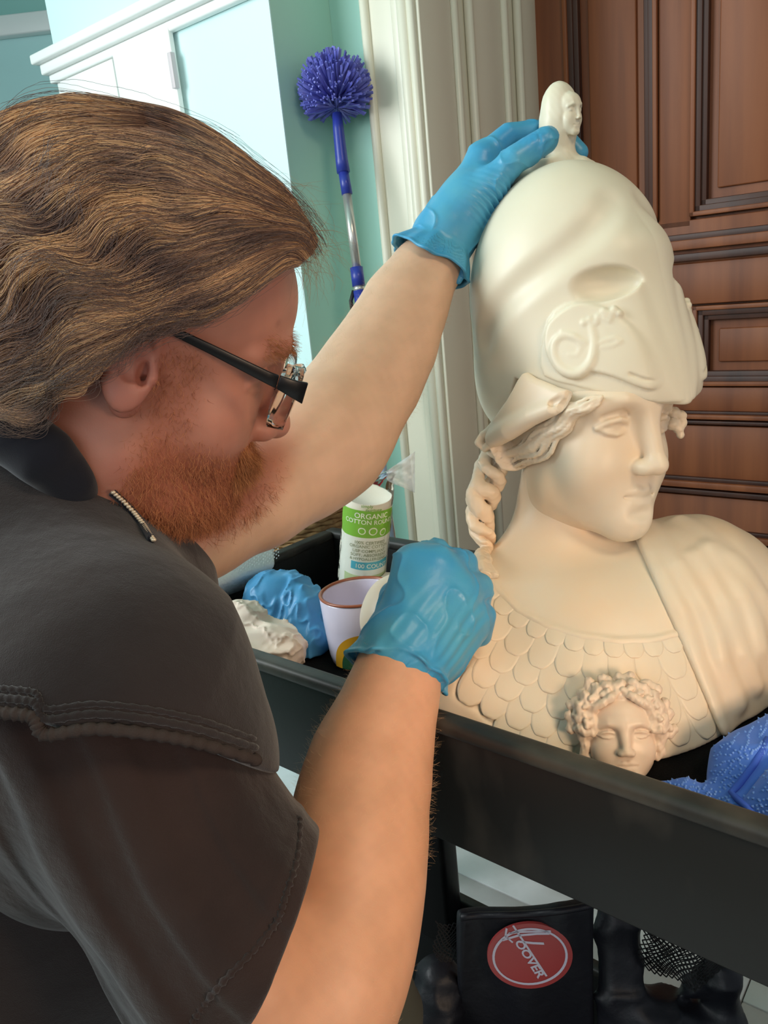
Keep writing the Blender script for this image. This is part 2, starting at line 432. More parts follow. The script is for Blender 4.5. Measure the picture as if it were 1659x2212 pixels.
# far wall and its ceiling strip
pf = P(60, 120, 3.1); fn = nrm((.04, 1, 0))
fd = np.array([fn[1], -fn[0], 0])
m = MB(); m.box(np.array([pf[0], pf[1], 0])-fd*1.6, fd*3.4, fn*.08, ZU*CEIL); struct('wall_far', m, mat('aqua_paint', s2l(186, 230, 228), .5))
zm = PN(60, 58, fn, pf)[2]
m = MB(); m.box(np.array([pf[0], pf[1], zm-.035])-fd*1.6-fn*.05, fd*3.4, fn*.05, ZU*.07); struct('trim_8', m, WHITE2, .006)
m = MB(); m.box(np.array([pf[0], pf[1], zm+.035])-fd*1.6-fn*.02, fd*3.4, fn*.02, ZU*(CEIL-zm-.035)); struct('wall_shaded_ceiling', m, TEAL_DARK)  # shadowed ceiling above the trim, painted as a darker teal band
m = MB()
for y0, y1, z0, z1 in ((-2.6, .25, 0, CEIL), (1.35, 2.3, 0, CEIL), (.25, 1.35, 0, 1.30), (.25, 1.35, 2.60, CEIL)): m.box((-1.82, y0, z0), (.06, 0, 0), (0, y1-y0, 0), ZU*(z1-z0))
struct('wall_left', m, TEAL)
WND = empty('window_1', (-1.79, .8, 1.95)); WND['kind'] = 'structure'
m = MB()
for y0, y1, z0, z1 in ((.25, .30, 1.30, 2.60), (1.30, 1.35, 1.30, 2.60), (.30, 1.30, 1.30, 1.35), (.30, 1.30, 2.55, 2.60), (.30, 1.30, 1.93, 1.96)): m.box((-1.83, y0, z0), (.07, 0, 0), (0, y1-y0, 0), ZU*(z1-z0))
m.obj('window_frame', WHITE, WND)
m = MB(); m.box((-1.80, .30, 1.35), (.004, 0, 0), (0, 1.0, 0), ZU*1.2); m.obj('pane', mat('window_glass', (1, 1, 1), 0, trans=1, ior=1.45), WND)
# ================================================================== marble bust
MARBLE = mat('marble', s2l(226, 214, 192), .42, sss=.25, sssr=(1, .75, .5), ssss=.006, spec=.45,
             var=(9, .35, .75, s2l(232, 203, 170)), bump=[(420, .05, .001)])
MARBLE_HELM = mat('pale_marble', s2l(226, 217, 194), .42, sss=.25, sssr=(1, .8, .6), ssss=.006, spec=.45,
             var=(7, .45, .8, s2l(218, 206, 180)), bump=[(300, .04, .001)])
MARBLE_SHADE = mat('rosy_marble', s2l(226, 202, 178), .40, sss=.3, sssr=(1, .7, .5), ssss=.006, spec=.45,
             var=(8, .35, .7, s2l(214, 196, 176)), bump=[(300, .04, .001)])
TRAY_Z = CAM_H-.435
BUST = empty('marble_bust', P(1250, 1560, .84),
    'pale marble bust of a helmeted woman in a scaled breastplate, standing in the black tray', 'sculpture')
BH = yaw_frame(P(1262, 902, .84), 298, -2, .12, .00095)
HH = yaw_frame(P(1228, 640, .86), 300, 0, .02, .001)

def face_sdf(p, eyes=True, neck=True, nose=1.0):
    """classical female head in mm; x right, y forward, z up; eye level z = 0"""
    q = p.copy(); q[:, 0] = np.abs(q[:, 0])
    d = ell(q, (0, -8, 28), (70, 92, 82))
    d = smin(d, ell(q, (0, 26, -30), (60, 62, 84)), 22)
    d = smin(d, cap(q, (40, 6, -76), (8, 64, -102), 24, 22), 26)
    d = smin(d, sph(q, (0, 70, -104), 20), 16)
    d = smin(d, ell(q, (29, 50, -44), (34, 32, 42)), 18)
    d = smin(d, ell(q, (0, 42, 34), (56, 52, 52)), 24)
    d = smin(d, chain(q, [(6, 88, 20), (28, 86, 23), (48, 68, 15)], [8, 7, 6]), 16)
    d = smax(d, -ell(q, (33, 98, -1), (19, 16, 12)), 16)
    if eyes:
        d = smin(d, ell(q, (31.5, 67, -1), (16.5, 15.5, 15)), 4)
        up = [(16, 78.5, -4), (23, 83.2, 3.0), (32, 84.2, 4.6), (41, 79.8, 2.3), (50, 70.5, -4.5)]
        lo = [(16, 78.5, -4.5), (24, 81.4, -8.5), (32, 82.0, -10.5), (41, 78.4, -9), (48, 72, -5)]
        d = smin(d, chain(q, up, [1.8, 2.8, 3.3, 3.0, 2.0]), 3)
        d = smin(d, chain(q, lo, [1.2, 1.8, 2.1, 1.8, 1.2]), 4)
        d = smax(d, -chain(q, [(20, 83, 9.6), (32, 87.5, 12), (46, 76, 7.0)], [.5, .9, .6]), 6)
    # nose
    d = smin(d, cap(q, (0, 86, 24), (0, 105*nose, -36), 9.5, 9), 14)
    d = smin(d, ell(q, (0, 107*nose, -42), (9.5, 11, 9.5)), 8)
    d = smin(d, ell(q, (10.5, 96.5, -45), (6.6, 12, 7.5)), 7)
    d = smax(d, -ell(q, (6, 101, -55.5), (2.6, 5, 2.2)), 3)
    d = smax(d, -sph(q, (0, 103, -65), 4.5), 10)
    # muzzle, lips, chin hollow
    d = smin(d, ell(q, (0, 60, -76), (34, 24, 30)), 18)
    d = smin(d, chain(q, [(0, 85.0, -71.5), (7, 85.0, -69.0), (17, 80, -71.8), (27, 71, -74.5)], [5.6, 5.6, 4.4, 1.6]), 3.5)
    d = smin(d, chain(q, [(0, 82.6, -83.0), (11, 81.2, -82.2), (24, 72, -76.8)], [6.8, 6.4, 1.8]), 3.5)
    d = smax(d, -chain(q, [(0, 93.4, -77.3), (8, 92.2, -76.4), (17, 86.3, -76.0), (24.5, 79.5, -75.2)], [1.9, 1.8, 1.2, .2]), 3)
    d = smax(d, -ell(q, (0, 93, -93.5), (15, 6, 4.5)), 8)
    if neck: d = smin(d, ecap(q, (0, -18, -60), (0, -34, -150), 55, 55, .94, (0, 1, 0)), 22)
    return d

# ---- torso (metres, world) ----
_T = dict(neck=P(1215, 1200, .885), ch=P(1265, 1500, .86), rs=P(815, 1330, .83), ls=P(1490, 1370, .86))
R_ch = np.eye(3)
_a = math.radians(10); R_ch = np.array([[math.cos(_a), math.sin(_a), 0], [-math.sin(_a), math.cos(_a), 0], [0, 0, 1.0]])
CUTN = nrm((0.0, 0.0, 1))
def torso_raw(p):
    d = ell(p, _T['ch'], (.165, .125, .155), R_ch)
    d = smin(d, ell(p, _T['ls'], (.105, .10, .118), R_ch), .05)
    d = smin(d, cap(p, P(1110, 1300, .875), P(860, 1325, .80), .055, .034), .05)
    d = smax(d, (p-P(790, 1310, .80).astype(f32))@nrm(-CR+.35*CU-.25*CF).astype(f32), .008)
    d = smin(d, cap(p, P(1200, 1320, .885), P(1470, 1300, .90), .060, .085), .05)
    d = smin(d, ecap(p, BH.w(0, -18, -60), BH.w(0, -42, -235), .0535, .062, .94, BH.R[:, 1]), .045)
    # arm stub runs down to the tray
    d = smin(d, cap(p, P(900, 1350, .80), P(1010, 1500, .80), .042, .055), .04)
    d = smin(d, ell(p, P(1240, 1620, .80), (.13, .085, .085), R_ch), .06)
    return d
def torso_sdf(p):
    d = torso_raw(p)
    d = smax(d, (f32(TRAY_Z+.002)-p[:, 2]), .004)
    return d
_N = [(1046, 1228), (1078, 1275), (1120, 1318), (1180, 1350), (1250, 1372), (1330, 1384), (1410, 1382), (1482, 1364)]
_neck_line = [cast(torso_raw, x, y, .6, 1.0) for x, y in _N]
FOLDS = [([(1368, 1160), (1425, 1240), (1470, 1320), (1500, 1410), (1528, 1500), (1548, 1570)], .0065),
         ([(1385, 1135), (1465, 1225), (1520, 1320), (1552, 1420), (1590, 1520)], .009),
         ([(1405, 1118), (1500, 1205), (1565, 1305), (1600, 1410), (1630, 1480)], .008),
         ([(1430, 1112), (1530, 1190), (1600, 1290), (1640, 1400), (1675, 1460)], .009),
         ([(1470, 1130), (1570, 1205), (1640, 1290), (1690, 1380)], .008)]
_fold_w = []
for pts, rr in FOLDS:
    _fold_w.append(([c for c in (cast(torso_raw, x, y, .6, 1.05) for x, y in pts) if c is not None], rr))
def drape_sdf(p):
    d = torso_raw(p)-.004
    for pts, rr in _fold_w:
        if len(pts) > 1: d = smin(d, chain(p, pts, rr*.82), .011)
    d = d-.0012*pnoise(p*np.array([1.4, .5, .5], f32), 90, 2)
    # keep only the cloak side: plane through its inner edge
    d = smax(d, cut_cloak(p), .006)
    d = smax(d, (f32(TRAY_Z+.003)-p[:, 2]), .006)
    return d
_c = [cast(torso_raw, x, y, .6, 1.0) for x, y in ((1372, 1165), (1490, 1380), (1545, 1560))]
_n = np.cross(_c[2]-_c[0], (C0-_c[0])); _n = nrm(_n)
if np.dot(_n, P(1640, 1400, .85)-_c[0]) > 0: _n = -_n
def cut_cloak(p): return (p-_c[0].astype(f32))@_n.astype(f32)
# ---- chest ----
def chest_sdf(p):
    d = torso_sdf(p)
    nl = [c for c in _neck_line if c is not None]
    d = smin(d, chain(p, nl, .0022), .003)
    ah = [cast(torso_raw, x, y, .6, 1.0) for x, y in ((1020, 1390), (1005, 1440), (988, 1500), (1030, 1525), (1065, 1560), (1085, 1600))]
    d = smax(d, -chain(p, [a for a in ah if a is not None], .0022), .006)
    return d
v, F = sdf_mesh(chest_sdf, P(1240, 1400, .86)-np.array([.30, .24, .25]), P(1240, 1400, .86)+np.array([.32, .24, .25]), .0028, 1)
o = mesh_obj('chest', v, F, MARBLE, BUST)
v, F = sdf_mesh(drape_sdf, P(1490, 1370, .87)-np.array([.20, .24, .24]), P(1490, 1370, .87)+np.array([.24, .24, .24]), .0024, 1)
mesh_obj('cloak', v, F, MARBLE, BUST)
# ---- head ----
def bust_head(p):
    q = BH.loc(p); d = smax(face_sdf(q), q[:, 2]-36, 14)
    return d*f32(BH.sc)
v, F = sdf_mesh(bust_head, BH.o-np.array([.12, .14, .21]), BH.o+np.array([.13, .13, .13]), .0013, 1)
mesh_obj('head', v, F, MARBLE, BUST)

# ---- helmet ----
def helm_base(q):
    d = ell(q, (0, -2, 0), (100, 113, 136))
    d = smin(d, ell(q, (0, 52, -84), (90, 92, 86)), 34)
    d = smin(d, cap(q, (10, 86, 30), (10, 112, -90), 26, 30), 30)
    d = smin(d, cap(q, (0, 101, 40), (0, 149, -102), 7, 6), 20)
    d = smin(d, ell(q, (0, -32, -88), (88, 76, 80)), 30)
    return d
def to_helm(x, y):
    c = cast(lambda p: helm_base(np.abs(HH.loc(p))*np.array([1, 0, 0], f32)+HH.loc(p)*np.array([0, 1, 1], f32))*f32(.001), x, y, .6, 1.05)
    return None if c is None else HH.loc(c[None].astype(f32))[0]
RAM = [to_helm(x, y) for x, y in catmull([(1188, 705), (1215, 675), (1262, 652), (1320, 664), (1375, 700), (1415, 752), (1440, 815), (1430, 838), (1395, 836), (1330, 812), (1270, 800), (1235, 808), (1203, 792), (1184, 752)], 3, True)]
PLATE = [to_helm(x, y) for x, y in catmull([(1236, 652), (1262, 652), (1300, 651), (1340, 640), (1368, 622), (1384, 606), (1394, 622), (1420, 690), (1452, 770), (1480, 845), (1474, 868), (1400, 866), (1320, 852), (1240, 832), (1178, 812), (1170, 760), (1186, 690), (1212, 662)], 2, True)]
PLATE2 = np.array([[a[1], a[2]] for a in PLATE], f32)
RAM2 = np.array([[a[1], a[2]] for a in RAM], f32)
def poly2(p, poly):
    d = np.full(len(p), 1e9, f32); ins = np.zeros(len(p), bool)
    for i in range(len(poly)):
        a = poly[i]; b = poly[(i+1) % len(poly)]; e = b-a; w = p-a
        t = np.clip((w@e)/(e@e), 0, 1); d = np.minimum(d, np.sqrt(((w-t[:, None]*e)**2).sum(1)))
        c = (a[1] > p[:, 1]) != (b[1] > p[:, 1])
        with np.errstate(divide='ignore', invalid='ignore'):
            xx = (b[0]-a[0])*(p[:, 1]-a[1])/(b[1]-a[1])+a[0]
        ins ^= c & (p[:, 0] < xx)
    return np.where(ins, -d, d)
_cr = [to_helm(x, y) for x, y in catmull([(1318, 440), (1290, 480), (1245, 525), (1180, 575), (1115, 625), (1070, 672), (1045, 725)], 3)]
_eye = to_helm(1306, 614); _eye2 = [to_helm(x, y) for x, y in ((1255, 640), (1300, 640), (1345, 632), (1376, 615))]
_horn = [to_helm(x, y) for x, y in catmull([(1275, 700), (1282, 735), (1276, 775), (1252, 800), (1222, 795), (1202, 770), (1200, 740), (1216, 722), (1240, 726), (1254, 745), (1246, 762), (1230, 762)], 3)]
_ear = [to_helm(x, y) for x, y in [(1284, 742), (1302, 731), (1322, 726), (1334, 733), (1318, 742), (1296, 745)]]
_leaf = [to_helm(x, y) for x, y in [(1215, 712), (1240, 722), (1262, 735)]]
_curls = [to_helm(x, y) for x, y in [(1260, 695), (1272, 690), (1285, 694), (1290, 683), (1302, 686), (1308, 676), (1318, 678), (1322, 668), (1300, 672), (1332, 676), (1312, 690)]]
_ek = [to_helm(x, y) for x, y in [(1355, 800), (1385, 812), (1410, 815), (1428, 800)]]
BRIM = [to_helm(x, y) for x, y in [(1134, 806), (1182, 820), (1235, 836), (1320, 856), (1400, 868), (1470, 872)]]
def helmet_sdf(P_):
    p = HH.loc(P_); q = p.copy(); q[:, 0] = np.abs(q[:, 0])
    d = helm_base(q)
    # crest groove sweeping round both sides
    d = smax(d, -chain(q, [np.array(a)+nrm(a)*(12.5-6.5*min(1, i/7)) for i, a in enumerate(_cr)], 9), 18)
    # eye openings
    e = np.array(_eye)
    n_ = nrm((e[0], e[1]*.8, 10)); sx = nrm(np.cross(n_, (0, 0, 1))); sy = np.cross(n_, sx)
    R = np.stack([sx, -sy, n_], 1)
    d = smax(d, -ell(q, e+n_*1+sy*0, (34, 16, 15), R), 5)
    pt_ = poly2(q[:, 1:], PLATE2)
    d = smin(d, smax(d-2.2, np.maximum(pt_, 5-q[:, 0]), 2.5), 1.2)
    # ram head plateau
    base = d
    pl = poly2(q[:, 1:], RAM2)
    d = smin(d, smax(base-3.6, np.maximum(pl, 8-q[:, 0]), 4), 1.5)
    d = smin(d, chain(q, [np.array(a)+nrm(a)*4.6 for a in _horn], list(np.interp(np.linspace(0, 11, len(_horn)), range(12), [3.6, 4.2, 5, 5.5, 5.5, 5, 4.6, 4.2, 3.8, 3.2, 2.8, 2.4]))), 2)
    d = smin(d, chain(q, [np.array(a)+nrm(a)*6 for a in _ear], [2, 2.2, 2.6, 2.4, 2.2, 2]), 2)
    d = smin(d, chain(q, [np.array(a)+nrm(a)*6.5 for a in _leaf], [1.6, 3.2, 2]), 2)
    for a in _curls: d = smin(d, sph(q, np.array(a)+nrm(a)*5, 3.8), 2)
    d = smax(d, -chain(q, [np.array(a)+nrm(a)*6.6 for a in _ek], 1.2), 2)
    # underside: cut along the brim and hollow out
    zb = np.interp(q[:, 1], [-120, -30, 15, 60, 116, 160], [-160, -155, -76, -86, -96, -107]).astype(f32)
    d = smax(d, (zb-q[:, 2])*.8, 2.5)
    inner = ell(q, (0, 46, -114), (82, 86, 64))
    inner = smin(inner, cap(q, (0, 90, -122), (0, 118, -124), 30, 24), 14)
    d = smax(d, -inner, 3)
    # rim bead along the brim
    return d*f32(.001)
v, F = sdf_mesh(helmet_sdf, HH.o-np.array([.15, .17, .17]), HH.o+np.array([.15, .15, .17]), .00165, 1)
mesh_obj('helmet', v, F, MARBLE_HELM, BUST)

# ---- leather flap under the helmet rim ----
def on(f, x, y, off=0.0, d0=.6, d1=1.1):
    c = cast(lambda p: f(p)-f32(off), x, y, d0, d1)
    return c if c is not None else P(x, y, .86)
def headball(q): return smin(smin(ell(q, (0, 0, 0), (76, 92, 92)), ell(q, (0, -30, -30), (74, 66, 78)), 20), ell(q, (0, 40, 0), (66, 56, 70)), 16)
def to_head(x, y, off=14):
    ds = np.linspace(.7, 1.0, 140); pts = BH.loc(np.array([P(x, y, t) for t in ds], f32)); s = headball(pts)-off
    i = int(np.argmax(s < 0)) if (s < 0).any() else int(np.argmin(s)); return pts[i]
FLAP = [to_head(x, y) for x, y in catmull([(1133, 802), (1160, 812), (1210, 832), (1244, 846), (1236, 868), (1200, 884), (1150, 905), (1110, 932), (1078, 958), (1056, 950), (1052, 930), (1066, 905), (1098, 860)], 3, True)]
FLAP2 = np.array([[a[1], a[2]] for a in FLAP], f32)
_sl = [to_head(x, y, 19) for x, y in ((1192, 872), (1206, 864), (1222, 856), (1236, 850))]
_roll = [to_head(x, y, 15) for x, y in ((1066, 948), (1100, 930), (1148, 902), (1196, 884), (1222, 874), (1240, 858))]
_knob = [to_head(x, y, 13) for x, y in ((1066, 925), (1044, 940), (1034, 956), (1048, 968), (1064, 956))]
def flap_sdf(P_):
    q = BH.loc(P_); b = headball(q)
    d = smax(np.abs(b-13)-5.0, poly2(q[:, 1:], FLAP2)+2, 6)
    d = smax(d, 20-q[:, 0], 3)
    d = smin(d, chain(q, _roll, [9, 10.5, 9, 6.5, 4.5, 3]), 9)
    d = smax(d, -chain(q, _sl, [3.4, 4.6, 4.6, 3.4]), 3)
    d = smin(d, chain(q, _knob, 4.8), 3)
    return d*f32(BH.sc)
v, F = sdf_mesh(flap_sdf, P(1140, 890, .84)-np.array([.08, .08, .08]), P(1140, 890, .84)+np.array([.08, .08, .08]), .0012, 1)
mesh_obj('helmet_lining', v, F, MARBLE, BUST)
# ---- hair ----
_U = [(1300, 856), (1240, 868), (1170, 905), (1110, 945), (1060, 972)]
_L = [(1292, 874), (1236, 912), (1203, 958), (1160, 1002), (1088, 1012)]
def lerp_poly(pl, t):
    pl = np.array(pl, float); x = t*(len(pl)-1); i = min(int(x), len(pl)-2); return pl[i]+(pl[i+1]-pl[i])*(x-i)
_strands = []
for s_ in range(13):
    a = s_/12; pts = []; rr = []
    for i in range(23):
        t = i/22; u = lerp_poly(_U, t); l = lerp_poly(_L, t); m = u*(1-a)+l*a
        tn = nrm(lerp_poly(_L, min(1, t+.03))-lerp_poly(_L, max(0, t-.03))); nn = np.array([-tn[1], tn[0]])
        m = m+nn*math.sin(t*21+a*4.2)*(5.5*min(1, t*4))
        pts.append(on(bust_head, m[0], m[1], .004+.006*math.sin(a*math.pi)*min(1, t*3)+.0022*math.sin(s_*2.4+t*7)))
        rr.append(.0017+.0009*math.sin(math.pi*t))
    _strands.append((pts, rr))
def hair_sdf(p):
    d = None
    for pts, rr in _strands:
        e = chain(p, pts, rr); d = e if d is None else smin(d, e, .0009)
    m = chain(p, [_strands[6][0][i] for i in (1, 6, 10, 15, 20)], [.004, .008, .009, .010, .008])
    d = smin(d, m+.004, .003)
    # far temple
    for x, y, r in ((1440, 884, 6), (1456, 892, 6.5), (1472, 898, 5.5), (1474, 914, 5), (1466, 926, 5.5), (1470, 940, 4), (1452, 915, 7)):
        d = smin(d, sph(p, P(x, y, .835), r*.001), .002)
    return d-f32(.0003)*pnoise(p, 900, 3)
v, F = sdf_mesh(hair_sdf, P(1265, 930, .83)-np.array([.15, .13, .10]), P(1265, 930, .83)+np.array([.14, .12, .10]), .00115, 1)
_far = (v@CR.astype(f32)) > float(P(1420, 900, .83)@CR)
for sel in (~_far, _far):
    mm = sel[F].all(1); idx = np.unique(F[mm]); re_ = np.full(len(v), -1); re_[idx] = np.arange(len(idx)); mesh_obj('temple_hair', v[idx], re_[F[mm]], MARBLE, BUST)
_tail = []
for s_ in range(5):
    pts = []; rr = []
    for i in range(26):
        t = i/25; c = lerp_poly([(1078, 960), (1060, 1010), (1046, 1060), (1040, 1105), (1048, 1150), (1052, 1185)], t)
        w = t*10+s_*2*math.pi/5+.8*math.sin(t*9+s_*2); ra = 25*math.sin(math.pi*min(1, t*.8+.2))
        pts.append(P(c[0]+ra*math.cos(w), c[1]+3*math.sin(w*2), .885+.010*math.sin(w)-.01*t)); rr.append(.0082-.003*t+.0012*math.sin(t*17+s_))
    _tail.append((pts, rr))
def tail_sdf(p):
    p = (p+.0030*np.stack([pnoise(p, 75, 51), pnoise(p, 75, 52), pnoise(p, 75, 53)], 1)).astype(f32)
    d = None
    for pts, rr in _tail:
        e = chain(p, pts, rr); d = e if d is None else smin(d, e, .0014)
    sh = lambda x, y, o_: on(torso_raw, x, y, o_)
    lk = [sh(1052, 1185, .003), sh(1040, 1205, .003), sh(1050, 1222, .004), sh(1062, 1240, .003), sh(1052, 1258, .004), sh(1064, 1275, .003), sh(1075, 1290, .001)]
    d = smin(d, chain(p, lk, [.006, .0055, .006, .005, .0055, .004, .003]), .002)
    lk2 = [q+0.006*CR for q in lk[1:5]]
    d = smin(d, chain(p, lk2, .0035), .0015)
    return d-f32(.0004)*pnoise(p, 700, 5)
v, F = sdf_mesh(tail_sdf, P(1055, 1120, .87)-np.array([.06, .08, .11]), P(1055, 1120, .87)+np.array([.06, .08, .11]), .0013, 1)
mesh_obj('hair_tail', v, F, MARBLE, BUST)
# ---- veiled figurine on the helmet crest ----
FF = yaw_frame(P(1220, 243, .85), 304, 0, 0, .00020)
def finial_sdf(p):
    q = FF.loc(p)
    d = smax(face_sdf(q, True, True, .93)+2, -q[:, 2]-190, 10)
    veil = smin(ell(q, (0, -38, 10), (100, 98, 150)), cap(q, (0, -52, -70), (0, -40, -250), 92, 74), 60)
    face_hole = ell(q, (0, 85, -45), (52, 82, 108))
    veil = smax(veil, -face_hole, 12)
    d = smin(d, veil, 5)
    d = smin(d, ell(q, (0, -10, -330), (95, 105, 130)), 60)
    d = d*f32(FF.sc)
    for a, b, r in (((1160, 362), (1245, 352), .009), ((1258, 356), (1286, 368), .0085), ((1170, 375), (1120, 392), .011), ((1225, 366), (1262, 372), .008), ((1120, 392), (1112, 400), .010)):
        d = smin(d, cap(p, P(a[0], a[1], .855), P(b[0], b[1], .862), r, r*.8), .006)
    d = smax(d, -cap(p, P(1283, 370, .845), P(1294, 372, .85), .0012), .002)
    return d-f32(.0002)*pnoise(p, 500, 1)
v, F = sdf_mesh(finial_sdf, P(1205, 310, .86)-np.array([.07, .06, .07]), P(1205, 310, .86)+np.array([.06, .06, .07]), .0009, 1)
o = mesh_obj('crest_figurine', v, F, MARBLE_HELM, BUST)
# ---- mask with curls at the bottom of the breastplate ----
MF = yaw_frame(P(1336, 1574, .715), 263, -24, 0.02, .00037)
_rs = np.random.RandomState(5); _curl = []
for i in range(13):
    a = math.radians(-12+i*204/12)
    for rr_, rad in ((82, 17), (101, 16)):
        jx, jz = _rs.uniform(-5, 5, 2)
        bx, bz = rr_*math.cos(a)+jx, 26+rr_*.86*math.sin(a)+jz
        by = 62-24*(rr_-82)/19
        s0 = _rs.choice([-1, 1]); pts = []
        for k in range(8):
            w = k*.85*s0+a+_rs.uniform(-.1, .1); r2 = rad*(1-k*.09)
            pts.append((bx+r2*math.cos(w), by+k*2.0, bz+r2*math.sin(w)))
        _curl.append(pts)
def mask_sdf(p):
    q = MF.loc(p)
    d = face_sdf(q*np.array([.86, 1, 1.04], f32), True, False, .96)
    d = smin(d, ell(q, (0, 10, 20), (100, 62, 96)), 12)
    h = None
    for pts in _curl:
        e = chain(q, pts, [12.5-k*.8 for k in range(8)]); h = e if h is None else smin(h, e, 4.5)
    for s0 in (-1, 1):
        e = chain(q, [(s0*84, 40, 10), (s0*92, 44, -12), (s0*84, 44, -30), (s0*90, 40, -50), (s0*78, 38, -62)], [14, 12, 12, 10, 8]); h = smin(h, e, 4)
        e = chain(q, [(s0*10, 74, 92), (s0*24, 84, 84), (s0*42, 84, 72), (s0*60, 76, 62), (s0*74, 64, 40)], [9, 10, 10, 10, 9]); h = smin(h, e, 3)
    arc = [(90*math.cos(math.radians(a)), 46, 24+78*math.sin(math.radians(a))) for a in range(-20, 201, 20)]
    h = smin(h, chain(q, arc, 17), 6)
    d = smin(d, h-1.6*pnoise(q, .30, 4), 4)
    d = smax(d, -q[:, 1]-25, 4)
    d = d*f32(MF.sc)
    return smax(d, (f32(TRAY_Z+.001)-p[:, 2]), .002)
v, F = sdf_mesh(mask_sdf, MF.o-np.array([.06, .06, .055]), MF.o+np.array([.06, .06, .06]), .00085, 1)
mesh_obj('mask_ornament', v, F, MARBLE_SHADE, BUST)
# ---- overlapping scales, each a piece ----
CC = np.array([1370.0, 1045.0]); _na = np.array([math.atan2(y-CC[1], x-CC[0]) for x, y in _N]); _nr = np.array([math.hypot(x-CC[0], y-CC[1]) for x, y in _N])
_o = np.argsort(_na); _na, _nr = _na[_o], _nr[_o]
def project(f, p, n=3):
    for _ in range(n): p = p-grad(f, p, .001)*f(p)[:, None]
    return p
nsc = 0
rsc = np.random.RandomState(11)
for row in range(8):
    off = 20 if row == 0 else 20+47*row
    wpx = 45 if row == 0 else 60
    a = 2.95-(.5*wpx/(345+off) if row % 2 else 0)
    while a > 1.0:
        r_ = np.interp(a, _na, _nr)+off+rsc.uniform(-2, 2)*(row > 0); x, y = CC+r_*np.array([math.cos(a), math.sin(a)])
        a -= (wpx-1)/r_*rsc.uniform(.96, 1.04)
        # inside the breastplate only
        if x > np.interp(y, [1370, 1480, 1560, 1640], [1505, 1528, 1545, 1560]) or x < np.interp(y, [1250, 1390, 1500, 1560, 1640], [1010, 1022, 1010, 1080, 1110]): continue
        if y > 1660 or math.hypot((x-1338)/92, (y-1575)/100) < 1: continue
        c = cast(torso_raw, x, y, .6, 1.0); c2 = cast(torso_raw, x+8*math.cos(a), y+8*math.sin(a), .6, 1.0)
        if c is None or c2 is None or c[2] < TRAY_Z+.01: continue
        if cut_cloak(c[None].astype(f32))[0] < .004: continue
        dd = np.dot(c-C0, CF); pm = dd/FPX
        n_ = grad(torso_raw, c[None].astype(f32), .001)[0]; dn = c2-c; dn = nrm(dn-n_*np.dot(dn, n_)); sd = np.cross(dn, n_)
        W = wpx*.56*pm; Lt = (48 if row == 0 else 76)*pm
        NU, NV = 11, 14; pts = []; hh = []
        for j in range(NV):
            vv = 1-(1-j/(NV-1))**1.9; w_ = W*(1 if vv < .42 else math.sqrt(max(0, 1-((vv-.42)/.58)**2)))
            w_ = max(w_, W*.06)
            for i in range(NU):
                uu = -1+2*i/(NU-1); uu = math.copysign(1-(1-abs(uu))**1.5, uu)
                pts.append(c+dn*(Lt*(vv-.62))+sd*(uu*w_))
                edge = min(1, (1-abs(uu))*12, (1-vv)*30)
                hgt = .0001+.0017*vv
                hh.append((hgt+.0007*(1-abs(uu))**1.5*(.4+vv*.6) if edge > 0 else -.0008) if edge >= .99 else (hgt*edge-.0009*(1-edge)))
        pts = project(torso_raw, np.array(pts, f32)); g = grad(torso_raw, pts, .001)
        pts = pts+g*np.array(hh, f32)[:, None]
        fc = [(j*NU+i, j*NU+i+1, (j+1)*NU+i+1, (j+1)*NU+i) for j in range(NV-1) for i in range(NU-1)]
        o = mesh_obj('scale', pts, np.array(fc, np.int32), MARBLE, BUST)
        nsc += 1
print('scales', nsc)
# ================================================================== utility cart and what lies in its tray
BLK = mat('black_cart_plastic', s2l(30, 31, 31), .45, var=(16, .55, .85, s2l(74, 71, 66)), stretch=(.5, 1, .35), bump=[(350, .10, .0006), (18, .1, .002)], spec=.3)
BLKLIP = mat('worn_cart_lip', s2l(36, 36, 34), .5, var=(14, .45, .7, s2l(72, 68, 60)), bump=[(300, .2, .0006)])
LINER = mat('black_liner', s2l(17, 17, 18), .95, bump=[(700, .8, .002)], spec=.1)
RIM_Z = CAM_H-.35
TA = PZ(510, 1405, RIM_Z); TT = np.array([.7495, -.662, 0]); TT /= np.linalg.norm(TT); TN = np.array([-TT[1], TT[0], 0])
WID = .362; L0, L1 = -.205, .80
def CP(s, w, z): return TA+TT*s+TN*w+ZU*(z-RIM_Z)
CART = empty('utility_cart', CP(.3, .18, 0)*[1, 1, 0], 'black plastic two-shelf utility cart whose deep top tray holds the bust', 'cart')
def tray(z_rim, depth, skirt, namelip='lip'):
    fl = z_rim-depth; th = .010; lip = .016
    m = MB(); m.box(CP(L0+.006, .012, fl-.012), TT*(L1-L0-.012), TN*(WID-.024), ZU*.012); m.obj('tray_floor', BLK, CART, bevel=.002)
    for nm, (s0, s1, w0, w1) in (('front_wall', (L0, L1, .004, .004+th)), ('rear_wall', (L0, L1, WID-.004-th, WID-.004)), ('end_wall', (L0+.004, L0+.004+th, .014, WID-.014)), ('end_wall', (L1-.014, L1-.004, .014, WID-.014))):
        m = MB(); m.box(CP(s0, w0, z_rim-skirt), TT*(s1-s0), TN*(w1-w0), ZU*(skirt-.004)); m.obj(nm, BLK, CART, bevel=.002)
    for (s0, s1, w0, w1) in ((L0-.004, L1+.004, -.004, lip), (L0-.004, L1+.004, WID-lip, WID+.004), (L0-.004, L0+lip, lip-.002, WID-lip+.002), (L1-lip, L1+.004, lip-.002, WID-lip+.002)):
        m = MB(); m.box(CP(s0, w0, z_rim-.014), TT*(s1-s0), TN*(w1-w0), ZU*.014); m.obj(namelip, BLKLIP, CART, bevel=.005, segs=3)
